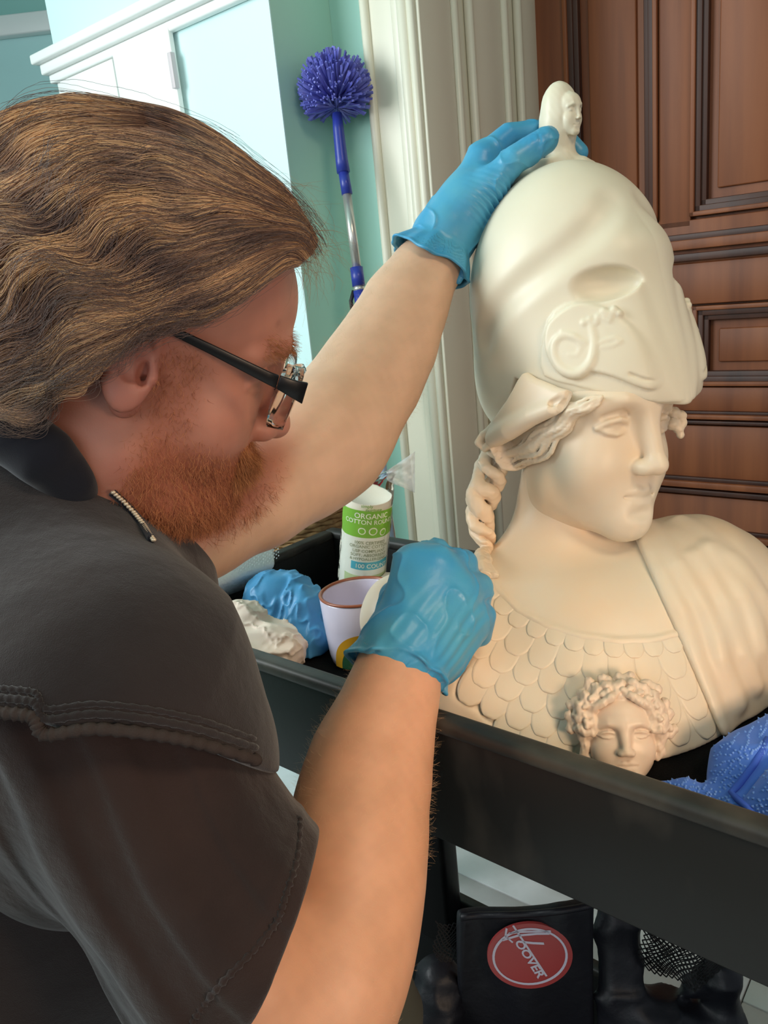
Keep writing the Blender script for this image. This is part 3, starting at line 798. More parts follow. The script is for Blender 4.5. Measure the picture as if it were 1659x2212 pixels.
tray(RIM_Z, RIM_Z-TRAY_Z+.001, .128)
LOWZ = .315
tray(LOWZ, .06, .09)
for s_, w_ in ((L0+.01, .012), (L1-.11, .012), (L0+.01, WID-.052), (L1-.11, WID-.052)):
    lw = .19 if (s_ < 0 and w_ > .1) else .10
    m = MB(); m.box(CP(s_, w_, .10), TT*lw, TN*.04, ZU*(RIM_Z-.10-.10)); m.obj('leg', BLK, CART, bevel=.008)
for s_, w_ in ((L0+.06, .05), (L1-.06, .05), (L0+.06, WID-.05), (L1-.06, WID-.05)):
    m = MB(); c = CP(s_, w_, .045); m.tube([c-TN*.014, c+TN*.014], .045, 20); m.tube([c+ZU*.02, c+ZU*.19], .010, 8); m.obj('caster', mat('caster_rubber', s2l(40, 40, 42), .6), CART, smooth=False)
m = MB(); m.box(CP(L0+.02, .02, TRAY_Z-.001), TT*(L1-L0-.04), TN*(WID-.04), ZU*.0015); m.obj('liner', LINER, CART)

def lathe(name, prof, c, axis, m, parent, n=48, X=None):
    axis = nrm(axis); X = nrm(np.cross(axis, [0.3, 1, .2])) if X is None else nrm(np.asarray(X)-axis*np.dot(X, axis)); Y = np.cross(axis, X); v = []; f = []
    for r_, z_ in prof:
        for k in range(n):
            w = 2*math.pi*k/n; v.append(np.asarray(c)+axis*z_+r_*(X*math.cos(w)+Y*math.sin(w)))
    for i in range(len(prof)-1):
        for k in range(n): f.append((i*n+k, i*n+(k+1) % n, (i+1)*n+(k+1) % n, (i+1)*n+k))
    return mesh_obj(name, v, f, m, parent)
# ---- mug ----
MUGC = PZ(790, 1418, TRAY_Z+.002)
MUG = empty('mug', MUGC, 'white enamel mug with brown rim and painted yellow and green arches beside the bust', 'mug')
MR = 0.0468; MH_ = .086
ENA = mat('mug_enamel', s2l(214, 208, 226), .18, spec=.6)
lathe('body', [(0, .003), (.036, 0), (.0405, .003), (.0425, .012), (MR-.0015, .05), (MR, MH_-.004), (MR-.003, MH_), (MR-.004, MH_-.004), (MR-.0045, .05), (.0385, .008), (0, .007)], MUGC, ZU, ENA, MUG)
lathe('rim', [(MR+.0004, MH_-.0016), (MR+.0007, MH_), (MR-.0012, MH_+.0012), (MR-.0034, MH_), (MR-.0038, MH_-.0014)], MUGC, ZU, mat('brown_rim', s2l(150, 84, 58), .3), MUG)
def arch(r0, r1, th0, m, nm, cx_ang, z0=.004):
    v = []; f = []; n = 28
    for k in range(n+1):
        a = math.pi*k/n
        for r_ in (r0, (r0+r1)/2, r1):
            xx = r_*math.cos(a); zz = z0+r_*1.12*math.sin(a); R_ = np.interp(zz, [.012, .05, .083], [.0425, MR-.0015, MR])+.0004
            an = cx_ang+xx/R_; v.append(MUGC+np.array([math.cos(an)*R_, math.sin(an)*R_, zz]))
    for k in range(n):
        for j in range(2): f.append((k*3+j, k*3+j+1, k*3+j+4, k*3+j+3))
    mesh_obj(nm, v, f, m, MUG)
_va = math.atan2(*(P(806, 1400, .9)-C0)[[1, 0]])+math.pi     # towards the camera
arch(.029, .040, 0, mat('yellow_glaze', s2l(206, 152, 40), .3), 'yellow_arch', _va-.04)
arch(.013, .0288, 0, mat('green_glaze', s2l(48, 92, 62), .3), 'green_arch', _va-.04)
hx = nrm((PZ(950, 1380, .9)-MUGC)*[1, 1, 0])
m = MB(); m.tube([MUGC+hx*(MR-.004)+ZU*.07, MUGC+hx*(MR+.016)+ZU*.072, MUGC+hx*(MR+.026)+ZU*.052, MUGC+hx*(MR+.020)+ZU*.030, MUGC+hx*(MR-.006)+ZU*.020], .005, 12); m.obj('handle', ENA, MUG, smooth=True)
# ---- sleeve of cotton rounds ----
cb = PZ(778, 1318, TRAY_Z+.004)
ctop = P(795, 1066, 1.02)
cax = nrm(ctop-cb); CL = float(np.linalg.norm(ctop-cb)); CRr = .0300
CB_ = empty('cotton_rounds', cb, 'clear plastic sleeve of cotton rounds with green printed bands behind the mug', 'package')
cam_dir = nrm(C0-(cb+ctop)/2); camx = nrm(cam_dir-cax*np.dot(cam_dir, cax)); side = np.cross(cax, camx)
COT = mat('cotton_pads', s2l(244, 238, 222), .85, bump=[(300, .2, .001)])
prof = []
for k in range(46):
    z_ = CL*k/46; prof += [(CRr-.0016, z_), (CRr-.0008, z_+CL/92)]
lathe('pad_stack', [(0, 0)]+prof+[(CRr-.0015, CL*.985), (0, CL*.99)], cb, cax, COT, CB_, 40)
def onc(u, z_, R_): return cb+cax*z_+R_*(camx*math.cos(u)+side*math.sin(u))
def band(nm, z0, z1, m, u0=-1.5, u1=1.9, bow=0.0, R_=CRr+.0003):
    v = []; f = []; n = 24
    for k in range(n+1):
        u = u0+(u1-u0)*k/n; w = bow*math.cos(u*.9)
        v += [onc(u, z0+w*.6, R_), onc(u, z1+w, R_)]
    for k in range(n): f.append((2*k, 2*k+2, 2*k+3, 2*k+1))
    return mesh_obj(nm, v, f, m, CB_)
GRN = mat('green_print', s2l(126, 186, 62), .35); TURQ = mat('turquoise_print', s2l(84, 178, 196), .35)
band('white_label', CL*.12, CL*.93, mat('label_film', s2l(238, 240, 226), .3), bow=0)
band('green_band', CL*.71, CL*.91, GRN, bow=CL*.035, R_=CRr+.0006)
band('count_band', CL*.465, CL*.530, TURQ, -.55, 1.35, R_=CRr+.0006)
PALEG = mat('pale_green_print', s2l(196, 214, 160), .4)
band('leaf_band', CL*.345, CL*.415, PALEG, -.9, 1.3, R_=CRr+.0006)
def ctext(s_, z_, size, m, u_c=.25, R_=CRr+.0010, name='printed_text', sq=1.0):
    cu = bpy.data.curves.new('t', 'FONT'); cu.body = s_; cu.size = size; cu.align_x = 'CENTER'; cu.offset = size*.012; cu.resolution_u = 3
    o = bpy.data.objects.new('t', cu); scene.collection.objects.link(o); dg = bpy.context.evaluated_depsgraph_get(); me = o.evaluated_get(dg).to_mesh()
    v = [onc(u_c+q.co.x*sq/R_, z_+q.co.y+CL*.03*(math.cos((u_c+q.co.x*sq/R_)*.9)-1), R_) for q in me.vertices]; f = [tuple(p.vertices) for p in me.polygons]
    o.evaluated_get(dg).to_mesh_clear(); bpy.data.objects.remove(o); mesh_obj(name, v, f, m, CB_, smooth=False)
WP_ = mat('white_print', s2l(240, 246, 230), .4); GT = mat('grey_green_print', s2l(150, 158, 120), .4); GD = mat('green_text', s2l(120, 170, 70), .4)
ctext('ORGANIC', CL*.885, .0105, WP_); ctext('COTTON ROUNDS', CL*.84, .0088, WP_)
ctext('simply', CL*.972, .0060, GD, .0); ctext('nurture', CL*.942, .0070, GD, .3)
ctext('100% CERTIFIED', CL*.680, .0062, GT); ctext('ORGANIC COTTON', CL*.648, .0062, GT); ctext('USP COMPLIANT', CL*.612, .0062, GT)
ctext('SOFT, ABSORBENT', CL*.578, .0062, GT); ctext('& HYPOALLERGENIC', CL*.546, .0058, GT)
ctext('100 COUNT', CL*.482, .0088, WP_, .40)
ctext('UP TO', CL*.22, .0045, GT, .5)
for k, (u, zz, r_) in enumerate(((-.15, .785, .0050), (.32, .785, .0056), (.80, .765, .0052))):
    v = [onc(u+r_*math.cos(a)/CRr, CL*zz+r_*math.sin(a), CRr+.0011) for a in np.linspace(0, 2*math.pi, 25)[:-1]]
    mesh_obj('seal', v, [tuple(range(24))], WP_, CB_, smooth=False)
    v = [onc(u+r_*.72*math.cos(a)/CRr, CL*zz+r_*.72*math.sin(a), CRr+.0014) for a in np.linspace(0, 2*math.pi, 25)[:-1]]
    mesh_obj('seal_centre', v, [tuple(range(24))], GRN, CB_, smooth=False)
PLAS = mat('clear_film', (1, 1, 1), .08, trans=1.0, ior=1.08, spec=.7)
v = []; f = []; n = 40; rows = 26; rs_ = np.random.RandomState(3)
for j in range(rows+1):
    t = j/rows; z_ = -.002+(CL+.034)*t
    for k in range(n):
        u = 2*math.pi*k/n; R_ = CRr+.0018+.0012*math.sin(5*u+t*9)+.0008*math.sin(11*u-t*23)
        if z_ > CL: R_ *= max(.16, 1-(z_-CL)/.030*.84)
        if j == 0: R_ *= .6
        sh = max(0, z_-CL)*.9
        v.append(onc(u, z_, R_)+CR*sh*1.0)
for j in range(rows):
    for k in range(n): f.append((j*n+k, j*n+(k+1) % n, (j+1)*n+(k+1) % n, (j+1)*n+k))
mesh_obj('plastic_sleeve', v, f, PLAS, CB_)
v = []; f = []; tp = np.array(v if False else onc(0, CL+.026, .002)+CR*.022)
for j in range(9):
    for k in range(9):
        t, s_ = j/8, k/8-.5; wd = .006+.020*t
        v.append(tp+nrm(CR*.95+CU*.12)*(.036*t)+CU*(s_*wd*2)+CF*(.003*math.sin(k*1.9+j)))
for j in range(8):
    for k in range(8): f.append((j*9+k, j*9+k+1, (j+1)*9+k+1, (j+1)*9+k))
o = mesh_obj('sleeve_tail', v, f, mat('milky_film', s2l(225, 232, 235), .25, alpha=.45), CB_); md = o.modifiers.new('s', 'SOLIDIFY'); md.thickness = .0002
# ---- crumpled soft things ----
def ridge(p, sc, seed): return 1-np.abs(np.tanh(1.4*pnoise(p, sc, seed, 3)))
def glove_crumple(p):
    a = P(600, 1310, 1.03).astype(f32)
    d = ell(p, P(592, 1300, 1.035), (.045, .040, .045))
    d = smin(d, ell(p, P(655, 1330, 1.02), (.030, .035, .042)), .015)
    d = smin(d, cap(p, P(655, 1275, 1.03), P(680, 1300, 1.02), .012, .010), .006)
    d = smin(d, ell(p, P(650, 1385, 1.0), (.038, .030, .025)), .014)
    return smax(d-f32(.009)*(ridge(p, 42, 12)-.45)-f32(.0035)*(ridge(p, 120, 14)**2-.5), f32(TRAY_Z+.003)-p[:, 2], .004)
GLV = mat('used_blue_nitrile', s2l(84, 158, 208), .42, sss=.2, ssss=.004, bump=[(90, .3, .002)])
v, F = sdf_mesh(glove_crumple, P(610, 1330, 1.02)-np.array([.10, .08, .08]), P(610, 1330, 1.02)+np.array([.10, .08, .08]), .0018, 1)
GV = empty('crumpled_gloves', PZ(610, 1380, TRAY_Z)); tag(GV, 'crumpled used blue nitrile gloves lying in the left end of the tray', 'gloves'); mesh_obj('glove_bundle', v, F, GLV, GV)
def rag(p):
    d = ell(p, P(575, 1395, .955), (.042, .035, .028)); d = smin(d, ell(p, P(535, 1345, .97), (.022, .022, .024)), .012); d = smin(d, ell(p, P(515, 1325, .97), (.012, .012, .012)), .006)
    d = smin(d, ell(p, P(610, 1415, .94), (.026, .024, .020)), .01)
    return smax(d-f32(.010)*(ridge(p, 55, 22)-.5)-f32(.003)*(ridge(p, 150, 24)**2-.5), f32(TRAY_Z+.002)-p[:, 2], .004)
v, F = sdf_mesh(rag, P(565, 1380, .955)-np.array([.09, .07, .06]), P(565, 1380, .955)+np.array([.09, .07, .06]), .0018, 1)
RG = empty('cotton_rag', PZ(570, 1420, TRAY_Z)); tag(RG, 'crumpled cream cotton rag by the front wall of the tray', 'cloth'); mesh_obj('rag_folds', v, F, mat('cream_cotton', s2l(236, 216, 198), .9, sss=.1, bump=[(900, .2, .0006)]), RG)
# folded white paper behind the cotton rounds
FPp = empty('folded_paper', PZ(870, 1230, TRAY_Z+.02)); tag(FPp, 'stack of folded white paper wipes behind the glove on the bust\'s shoulder', 'paper')
WPAP = mat('white_wipes', s2l(240, 240, 236), .8)
c0 = PZ(868, 1222, .885); c0 = np.array([c0[0], c0[1], TRAY_Z+.003])
for k in range(6):
    m = MB(); a_ = nrm(TT*.97+TN*(.2+.03*k)); b_ = np.cross(ZU, a_); m.box(c0-a_*.04+ZU*(.0105*k)-b_*.075+TT*.02, a_*(.095-.003*k), b_*.07, ZU*.0096+a_*.001); m.obj('wipe', WPAP, FPp, bevel=.0012)
# textured paper roll pack under the far arm
PR = empty('paper_towel_pack', P(500, 1220, 1.10)); tag(PR, 'white embossed paper towel pack with a blue ring emblem under the far forearm', 'package')
PAP = mat('embossed_paper', s2l(236, 241, 242), .8, bump=[(260, .8, .002)])
pa, pb, pc = P(425, 1268, .99), P(592, 1210, 1.07), P(425, 1170, 1.03)
ux = (pb-pa)*1.08; uy = nrm(pc-pa)*.085; un = nrm(np.cross(ux, uy)); 
if np.dot(un, CF) > 0: un = -un
m = MB(); m.box(pa-ux*.35-uy*.1-un*.05, ux*1.3, uy*1.1, un*.05); m.obj('pack_body', PAP, PR, bevel=.006)
mb = MB(); 
for i in range(22):
    for j in range(14):
        c = pa+ux*(.40+.028*i)+uy*(.02+.068*j+(.034 if i % 2 else 0)); s_ = .0014
        mb.add([c+un*.0014, c+nrm(ux)*s_, c+nrm(uy)*s_, c-nrm(ux)*s_, c-nrm(uy)*s_], [(0, 1, 2), (0, 2, 3), (0, 3, 4), (0, 4, 1)])
o = mb.obj('embossing', PAP, PR, smooth=False); o['kind'] = 'stuff'
mb = MB(); cc = pa+ux*.10+uy*.30; mb.tube([cc+un*.0012+nrm(ux)*(.022*math.cos(a))+nrm(uy)*(.022*math.sin(a)) for a in np.linspace(0, 2*math.pi, 30)], .0022, 6, cap=False); mb.obj('blue_ring', mat('blue_print', s2l(70, 122, 190), .4), PR)
# wicker basket behind the tray
WICK = mat('wicker', s2l(176, 138, 92), .7, var=(90, .4, .7, s2l(134, 98, 60)))
bc = P(645, 1130, 1.36); BK = empty('wicker_basket', bc); tag(BK, 'brown woven wicker basket behind the cart\'s left end', 'basket')
bz0 = -.075; rows = 22
for j in range(rows):
    t = j/(rows-1); zz = bz0+.16*t; R_ = .070+.020*t; mb = MB(); pts = []
    for k in range(73):
        a = 2*math.pi*k/72; w = .0022*math.sin(18*a+(math.pi if j % 2 else 0)); pts.append(bc+np.array([math.cos(a)*(R_+w)*1.25, math.sin(a)*(R_+w), zz]))
    mb.tube(pts, .0043, 6, cap=False); mb.obj('weave_strand', WICK, BK, smooth=True)
for k in range(18):
    a = 2*math.pi*(k+.5)/18; mb = MB(); mb.tube([bc+np.array([math.cos(a)*.070*1.25, math.sin(a)*.070, bz0]), bc+np.array([math.cos(a)*.090*1.25, math.sin(a)*.090, bz0+.165])], .003, 6); mb.obj('stake', WICK, BK)
lathe('base', [(0, 0), (.069, 0), (.069, .004), (0, .004)], bc+ZU*(bz0-.002), ZU, WICK, BK)
# low side table that carries the basket
STAB = empty('side_table', bc*[1, 1, 0]); tag(STAB, 'white painted side table below the wicker basket, behind the cart', 'table')
zt_ = bc[2]+bz0-.003
m = MB(); m.box(bc*[1, 1, 0]+[-.16, -.12, zt_-.022], (.28, 0, 0), (0, .24, 0), (0, 0, .02)); m.obj('table_top', WHITE, STAB, bevel=.003)
for dx, dy in ((-.15, -.11), (.09, -.11), (-.15, .09), (.09, .09)):
    m = MB(); m.box(bc*[1, 1, 0]+[dx, dy, 0], (.025, 0, 0), (0, .025, 0), (0, 0, zt_-.022)); m.obj('leg', WHITE, STAB)
# ---- blue microfibre cloth at the right ----
def cloth_sdf(p):
    d = cap(p, P(1616, 1668, .665), P(1750, 1600, .69), .031, .036)
    d = smin(d, cap(p, P(1592, 1705, .655), P(1690, 1700, .64), .022, .032), .012)
    d = smin(d, cap(p, P(1620, 1760, .625), P(1700, 1740, .61), .018, .030), .010)
    d = smax(d, -cap(p, P(1590, 1722, .62), P(1680, 1600, .64), .005, .006), .006)
    d = smin(d, chain(p, [P(1430, 1702, .668), P(1480, 1706, .662), P(1540, 1730, .650), P(1590, 1752, .635), P(1630, 1780, .62)], [.007, .010, .011, .011, .010], .006), .008)
    return smax(d-f32(.004)*(ridge(p, 40, 31)-.5), f32(TRAY_Z+.002)-p[:, 2], .004)
MF_ = bpy.data.materials.new('microfibre'); MF_ = mat('blue_microfibre', s2l(80, 122, 212), .95, sheen=.2, spec=.1); MFL = mat('blue_terry', s2l(120, 162, 236), .95, sheen=.3, spec=.1, var=(60, .3, .7, s2l(92, 134, 214)))
v, F = sdf_mesh(cloth_sdf, P(1600, 1680, .66)-np.array([.13, .11, .08]), P(1600, 1680, .66)+np.array([.13, .13, .09]), .0020, 1)
CLO = empty('microfibre_cloth', PZ(1620, 1700, TRAY_Z)); tag(CLO, 'crumpled blue microfibre cloth in the right end of the tray', 'cloth')
co_ = mesh_obj('cloth_folds', v, F, MF_, CLO)
# terry loops in rows: tiny nubs on the surface
w1 = nrm(CR*.8+CU*.6).astype(f32); w2 = nrm(CR*.6-CU*.8).astype(f32)
ga_ = np.round((v@w1)/.0022).astype(int); gb_ = np.round((v@w2)/.0024).astype(int); key = ga_*100003+gb_
front = ((v-C0.astype(f32))*grad(cloth_sdf, v, .001)).sum(1) < 0
_, ui = np.unique(key[front], return_index=True); ctr = v[front][ui]; ng = grad(cloth_sdf, ctr, .001)
mb_v = []; mb_f = []; rsn = np.random.RandomState(4)
a_ = np.cross(ng, w1); a_ /= np.linalg.norm(a_, axis=1, keepdims=True)+1e-9; b_ = np.cross(ng, a_)
base_i = np.arange(len(ctr))*5; s_ = .0013
V5 = np.stack([ctr+ng*.0019+rsn.normal(0, .0002, ctr.shape), ctr+a_*s_, ctr+b_*s_, ctr-a_*s_, ctr-b_*s_], 1).reshape(-1, 3)
F5 = np.concatenate([np.stack([base_i, base_i+i, base_i+j], 1) for i, j in ((1, 2), (2, 3), (3, 4), (4, 1))])
o = mesh_obj('terry_loops', V5.astype(f32), F5.astype(np.int32), MFL, CLO); o['kind'] = 'stuff'
mb = MB(); hem = [cast(lambda p: cloth_sdf(p)-f32(.001), x, y, .5, .8) for x, y in [(1659, 1595), (1630, 1650), (1600, 1690), (1580, 1712), (1592, 1725), (1615, 1745), (1640, 1775), (1659, 1800)]]
hem = [h for h in hem if h is not None]; mb.tube(hem, .0028, 8); mb.obj('stitched_hem', mat('hem_blue', s2l(58, 96, 200), .9), CLO, smooth=True)
# ---- cleaning head brush and poles in the niche ----
BLUEP = mat('blue_plastic', s2l(44, 58, 150), .35); BRIS = mat('blue_bristle', s2l(124, 128, 208), .5, var=(30, .3, .7, s2l(84, 88, 184))); ALU = mat('aluminium', s2l(205, 202, 196), .3, .7)
bd = 1.82
BR = empty('cobweb_brush', P(775, 640, bd)); tag(BR, 'round blue cobweb brush on a silver telescopic pole leaning in the niche', 'brush')
def BP(x, y): 
    d_ = np.interp(y, [100, 1150], [1.60, 1.70]); return P(x, y, d_)
m = MB(); m.tube([BP(728, 245), BP(731, 280), BP(738, 345), BP(742, 372)], [.0098, .0112, .0128, .0138], 18); m.obj('socket', BLUEP, BR, smooth=True)
m = MB(); m.tube([BP(742, 372), BP(750, 420)], [.0106, .0112], 18); m.obj('collar', BLUEP, BR, smooth=True)
m = MB(); m.tube([BP(749, 418), BP(771, 580)], .0095, 18); m.obj('upper_tube', ALU, BR, smooth=True)
m = MB(); m.tube([BP(770, 578), BP(775, 618)], .0135, 18); m.obj('clamp', BLUEP, BR, smooth=True)
m = MB(); m.tube([BP(775, 618), BP(776, 630)], .0115, 18); m.obj('ring', ALU, BR, smooth=True)
m = MB(); m.tube([BP(776, 628), BP(786, 690)], .0130, 18); m.obj('grip', BLUEP, BR, smooth=True)
m = MB(); m.tube([BP(786, 690), BP(820, 1010), BP(842, 1150), PN(890, 1520, WN, WP(0, D1-.05, 0))*[1, 1, 0]+[0, 0, .01]], .0115, 18); m.obj('lower_tube', ALU, BR, smooth=True)
m = MB(); m.tube([BP(764, 628), BP(758, 650), BP(763, 690)], .004, 10); m.obj('strap', mat('black_strap', s2l(20, 20, 24), .6), BR, smooth=True)
bc_ = BP(724, 195); rb = np.random.RandomState(9); K = 6; N = 900
dirs = rb.normal(size=(N, 3)); dirs /= np.linalg.norm(dirs, axis=1, keepdims=True)
up_ = nrm(BP(720, 100)-BP(728, 250)); keep = dirs@up_ > -.62; dirs = dirs[keep]; N = len(dirs)
base_c = BP(727, 235); R_ = .076
V_ = []; F_ = []
for i in range(N):
    dv = dirs[i]; L_ = R_*rb.uniform(.86, 1.04); t_ = bc_+dv*L_*np.array([1.0, 1.0, 1.0]); b0 = base_c+(bc_-base_c)*rb.uniform(.1, .7)+dv*.006
    s1_v = nrm(np.cross(dv, rb.normal(size=3))); s2_v = np.cross(dv, s1_v); w = .0021; mid_ = (b0+t_)/2+dv*.002+rb.normal(0, .0015, 3); k0 = len(V_)
    for c, ww in ((b0, .5), (mid_, 1), (t_, 1.25)):
        for a in range(3): V_.append(c+w*ww*(s1_v*math.cos(a*2.094)+s2_v*math.sin(a*2.094)))
    for r_ in range(2):
        for a in range(3): F_.append((k0+r_*3+a, k0+r_*3+(a+1) % 3, k0+r_*3+3+(a+1) % 3, k0+r_*3+3+a))
    F_.append((k0+8, k0+7, k0+6))
o = mesh_obj('bristles', V_, F_, BRIS, BR, smooth=False); o['kind'] = 'stuff'
RDP = empty('red_pole', PZ(800, 1050, .02)*[1, 1, 0]+[0, 0, .001]); tag(RDP, 'red-handled broom pole standing in the niche behind the cotton rounds', 'pole')
m = MB(); m.tube([P(799, 985, 1.66), P(801, 1060, 1.66), PN(838, 1520, WN, WP(0, D1-.12, 0))*[1, 1, 0]+[0, 0, .002]], .009, 16); m.obj('handle', mat('red_plastic', s2l(160, 30, 34), .35), RDP, smooth=True)
SPL = empty('blue_grey_pole', P(826, 1050, 1.6)*[1, 1, 0]); tag(SPL, 'pale blue pole leaning beside the white door casing', 'pole')
m = MB(); m.tube([P(818, 960, 1.58), P(826, 1060, 1.58), P(838, 1160, 1.58), P(880, 1500, 1.60)], .0125, 16); m.obj('shaft', mat('pale_blue_metal', s2l(176, 198, 222), .35), SPL, smooth=True)
# ---- bag with the emblem, under the tray ----
NYL = mat('black_nylon', s2l(19, 20, 28), .5, bump=[(14, .5, .01), (500, .2, .0005)]); NYB = mat('navy_nylon', s2l(28, 34, 58), .45, bump=[(14, .5, .01)])
BAG = empty('vacuum_bag', CP(.30, .16, LOWZ-.06)); tag(BAG, 'black nylon vacuum bag with a red oval emblem on the lower shelf', 'bag')
bz = LOWZ-.058
tl, tr = P(1010, 1972, .93), P(1285, 1955, .90)
def bagface(u, v):                            # u across, v down from the top edge
    x = 995+290*u-25*v*(1-u); y = 1978-24*u**3+40*max(0, .12-u)**1+ v*560
    d_ = .925-.03*u+.10*v+.004*math.sin(u*7+v*3)+.003*math.sin(u*15-v*8)
    return P(x, y, d_)
v = []; f = []; NU, NV = 24, 30
for j in range(NV+1):
    for i in range(NU+1): v.append(bagface(i/NU, j/NV*.9))
for j in range(NV):
    for i in range(NU): f.append((j*(NU+1)+i, (j+1)*(NU+1)+i, (j+1)*(NU+1)+i+1, j*(NU+1)+i+1))
o = mesh_obj('front_panel', v, f, NYL, BAG); md = o.modifiers.new('s', 'SOLIDIFY'); md.thickness = .018; md.offset = -1
if True:
    md2 = o.modifiers.new('b', 'BEVEL'); md2.width = .008; md2.segments = 3
m = MB(); m.tube([bagface(u, 0)+(bagface(u, 0)-bagface(u, .05))*.02 for u in np.linspace(0, 1, 16)], .004, 8); m.obj('top_seam', NYL, BAG, smooth=True)
pass
e0 = bagface(.515, .143); ex = nrm(bagface(.60, .155)-e0); ey = nrm(e0-bagface(.52, .20)); en = nrm(np.cross(ex, ey)); en = -en if np.dot(en, CF) > 0 else en
rot = math.radians(34); ax_ = ex*math.cos(rot)+ey*math.sin(rot); ay_ = -ex*math.sin(rot)+ey*math.cos(rot); off_ = en*.006
REDE = mat('red_emblem', s2l(168, 66, 66), .25, spec=.6); WHE = mat('white_emblem_print', s2l(206, 206, 224), .3)
def disc(nm, a, b, h0, h1, m, n=56):
    v = [e0+off_+ax_*(a*math.cos(t))+ay_*(b*math.sin(t))+en*h for h in (h0, h1) for t in np.linspace(0, 2*math.pi, n+1)[:-1]]
    f = [tuple(range(n, 2*n)), tuple(range(n))[::-1]]+[(i, (i+1) % n, n+(i+1) % n, n+i) for i in range(n)]
    mb = MB(); mb.add(v, f); return mb.obj(nm, m, BAG, smooth=False)
EA, EB = .0540, .0400
disc('emblem', EA, EB, -.002, .0020, REDE)
def etube(pts, r_, nm='emblem_line', closed=False):
    # flat strip along a 2D path in emblem coordinates
    pts = [np.array(q, float) for q in pts]; n = len(pts); v = []; f = []
    for i, q in enumerate(pts):
        a = pts[(i-1) % n] if closed else pts[max(0, i-1)]; b = pts[(i+1) % n] if closed else pts[min(n-1, i+1)]
        t = (b-a)/(np.linalg.norm(b-a)+1e-9); nn = np.array([-t[1], t[0]])
        for s_ in (-1, 1):
            w = q+nn*r_*s_; v.append(e0+off_+ax_*w[0]+ay_*w[1]+en*.0026)
    for i in range(n if closed else n-1):
        j = (i+1) % n; f.append((2*i, 2*j, 2*j+1, 2*i+1))
    return mesh_obj(nm, v, f, WHE, BAG, smooth=False)
etube([(EA*.86*math.cos(t), EB*.84*math.sin(t)) for t in np.linspace(0, 2*math.pi, 49)[:-1]], .0014, closed=True)
def ep(x, y):                                  # photo point -> emblem coordinates
    w = PN(x, y, en, e0+off_)-(e0+off_); return (float(np.dot(w, ax_)), float(np.dot(w, ay_)))
etube([ep(1123, 2003), ep(1172, 2098)], .0013)
etube([ep(1088, 2040), ep(1130, 2022), ep(1175, 2010), ep(1205, 2004)], .0013)
etube([ep(1106, 2012), ep(1098, 2030), ep(1112, 2040)], .0012)
etube([ep(1128, 2035), ep(1160, 2032), ep(1186, 2028)], .0015)
etube([ep(1108, 2022), ep(1135, 2014), ep(1210, 1998)], .0012)
def etext(s_, x, y, size, angd):
    cu = bpy.data.curves.new('t', 'FONT'); cu.body = s_; cu.size = size; cu.offset = size*.03; cu.resolution_u = 3; cu.align_x = 'CENTER'
    o = bpy.data.objects.new('t', cu); scene.collection.objects.link(o); dg = bpy.context.evaluated_depsgraph_get(); me = o.evaluated_get(dg).to_mesh()
    c, s1 = math.cos(angd), math.sin(angd); q0 = ep(x, y); v = []
    for q in me.vertices:
        X = q.co.x*c-q.co.y*s1+q0[0]; Y = q.co.x*s1+q.co.y*c+q0[1]; v.append(e0+off_+ax_*X+ay_*Y+en*.0028)
    f = [tuple(p.vertices) for p in me.polygons]; o.evaluated_get(dg).to_mesh_clear(); bpy.data.objects.remove(o); mesh_obj('emblem_text', v, f, WHE, BAG, smooth=False)
a0 = np.array(ep(1123, 2036)); a1_ = np.array(ep(1155, 2100)); an_ = math.atan2(*(a1_-a0)[::-1])
etext('OOVER', 1133, 2072, .0150, an_)
# ---- black mesh bag draped over the lower shelf ----
NET = mat('black_netting', s2l(22, 22, 24), .7)
MBG = empty('mesh_bag', CP(.50, .20, LOWZ-.05)); tag(MBG, 'crumpled black mesh bag hanging beside the emblem bag on the lower shelf', 'bag')
def netpatch(x0, x1, ytop, ybot, dfun, nx, ny, nm='netting', w=.0011):
    V_ = []; E = []
    pts = {}
    mb = MB()
    def pt(i, j):
        u, v_ = i/nx, j/ny; x = x0+(x1-x0)*u+6*math.sin(j*.9); y = ytop(x)*(1-v_)+ybot(x)*v_+5*math.sin(i*.8); return P(x, y, dfun(u, v_))
    for i in range(nx+1):
        for j in range(ny+1):
            p0 = pt(i, j)
            for di, dj in ((1, 1), (-1, 1)):
                i2, j2 = i+di, j+dj
                if 0 <= i2 <= nx and j2 <= ny and (i+j) % 2 == 0:
                    p1 = pt(i2, j2); mb.tube([p0, p1], w, 3, cap=False)
                if 0 <= i2 <= nx and j2 <= ny and (i+j) % 2 == 1: pass
            if (i+j) % 2 == 1 and j+1 <= ny:
                for di in (1, -1):
                    if 0 <= i+di <= nx: mb.tube([p0, pt(i+di, j+1)], w, 3, cap=False)
    o = mb.obj(nm, NET, MBG); o['kind'] = 'stuff'
netpatch(1385, 1570, lambda x: np.interp(x, [1385, 1570], [1996, 2066]), lambda x: np.interp(x, [1385, 1500, 1570], [2085, 2140, 2090]), lambda u, v_: .90+.02*math.sin(u*5)+.02*v_, 15, 8, w=.0009)
netpatch(1400, 1560, lambda x: np.interp(x, [1385, 1570], [2006, 2070]), lambda x: np.interp(x, [1385, 1500, 1570], [2075, 2130, 2090]), lambda u, v_: .915+.02*math.sin(u*7), 13, 7, w=.0008)
netpatch(940, 1010, lambda x: 1990+.1*(x-940), lambda x: 2075, lambda u, v_: .96, 7, 8, w=.0008)
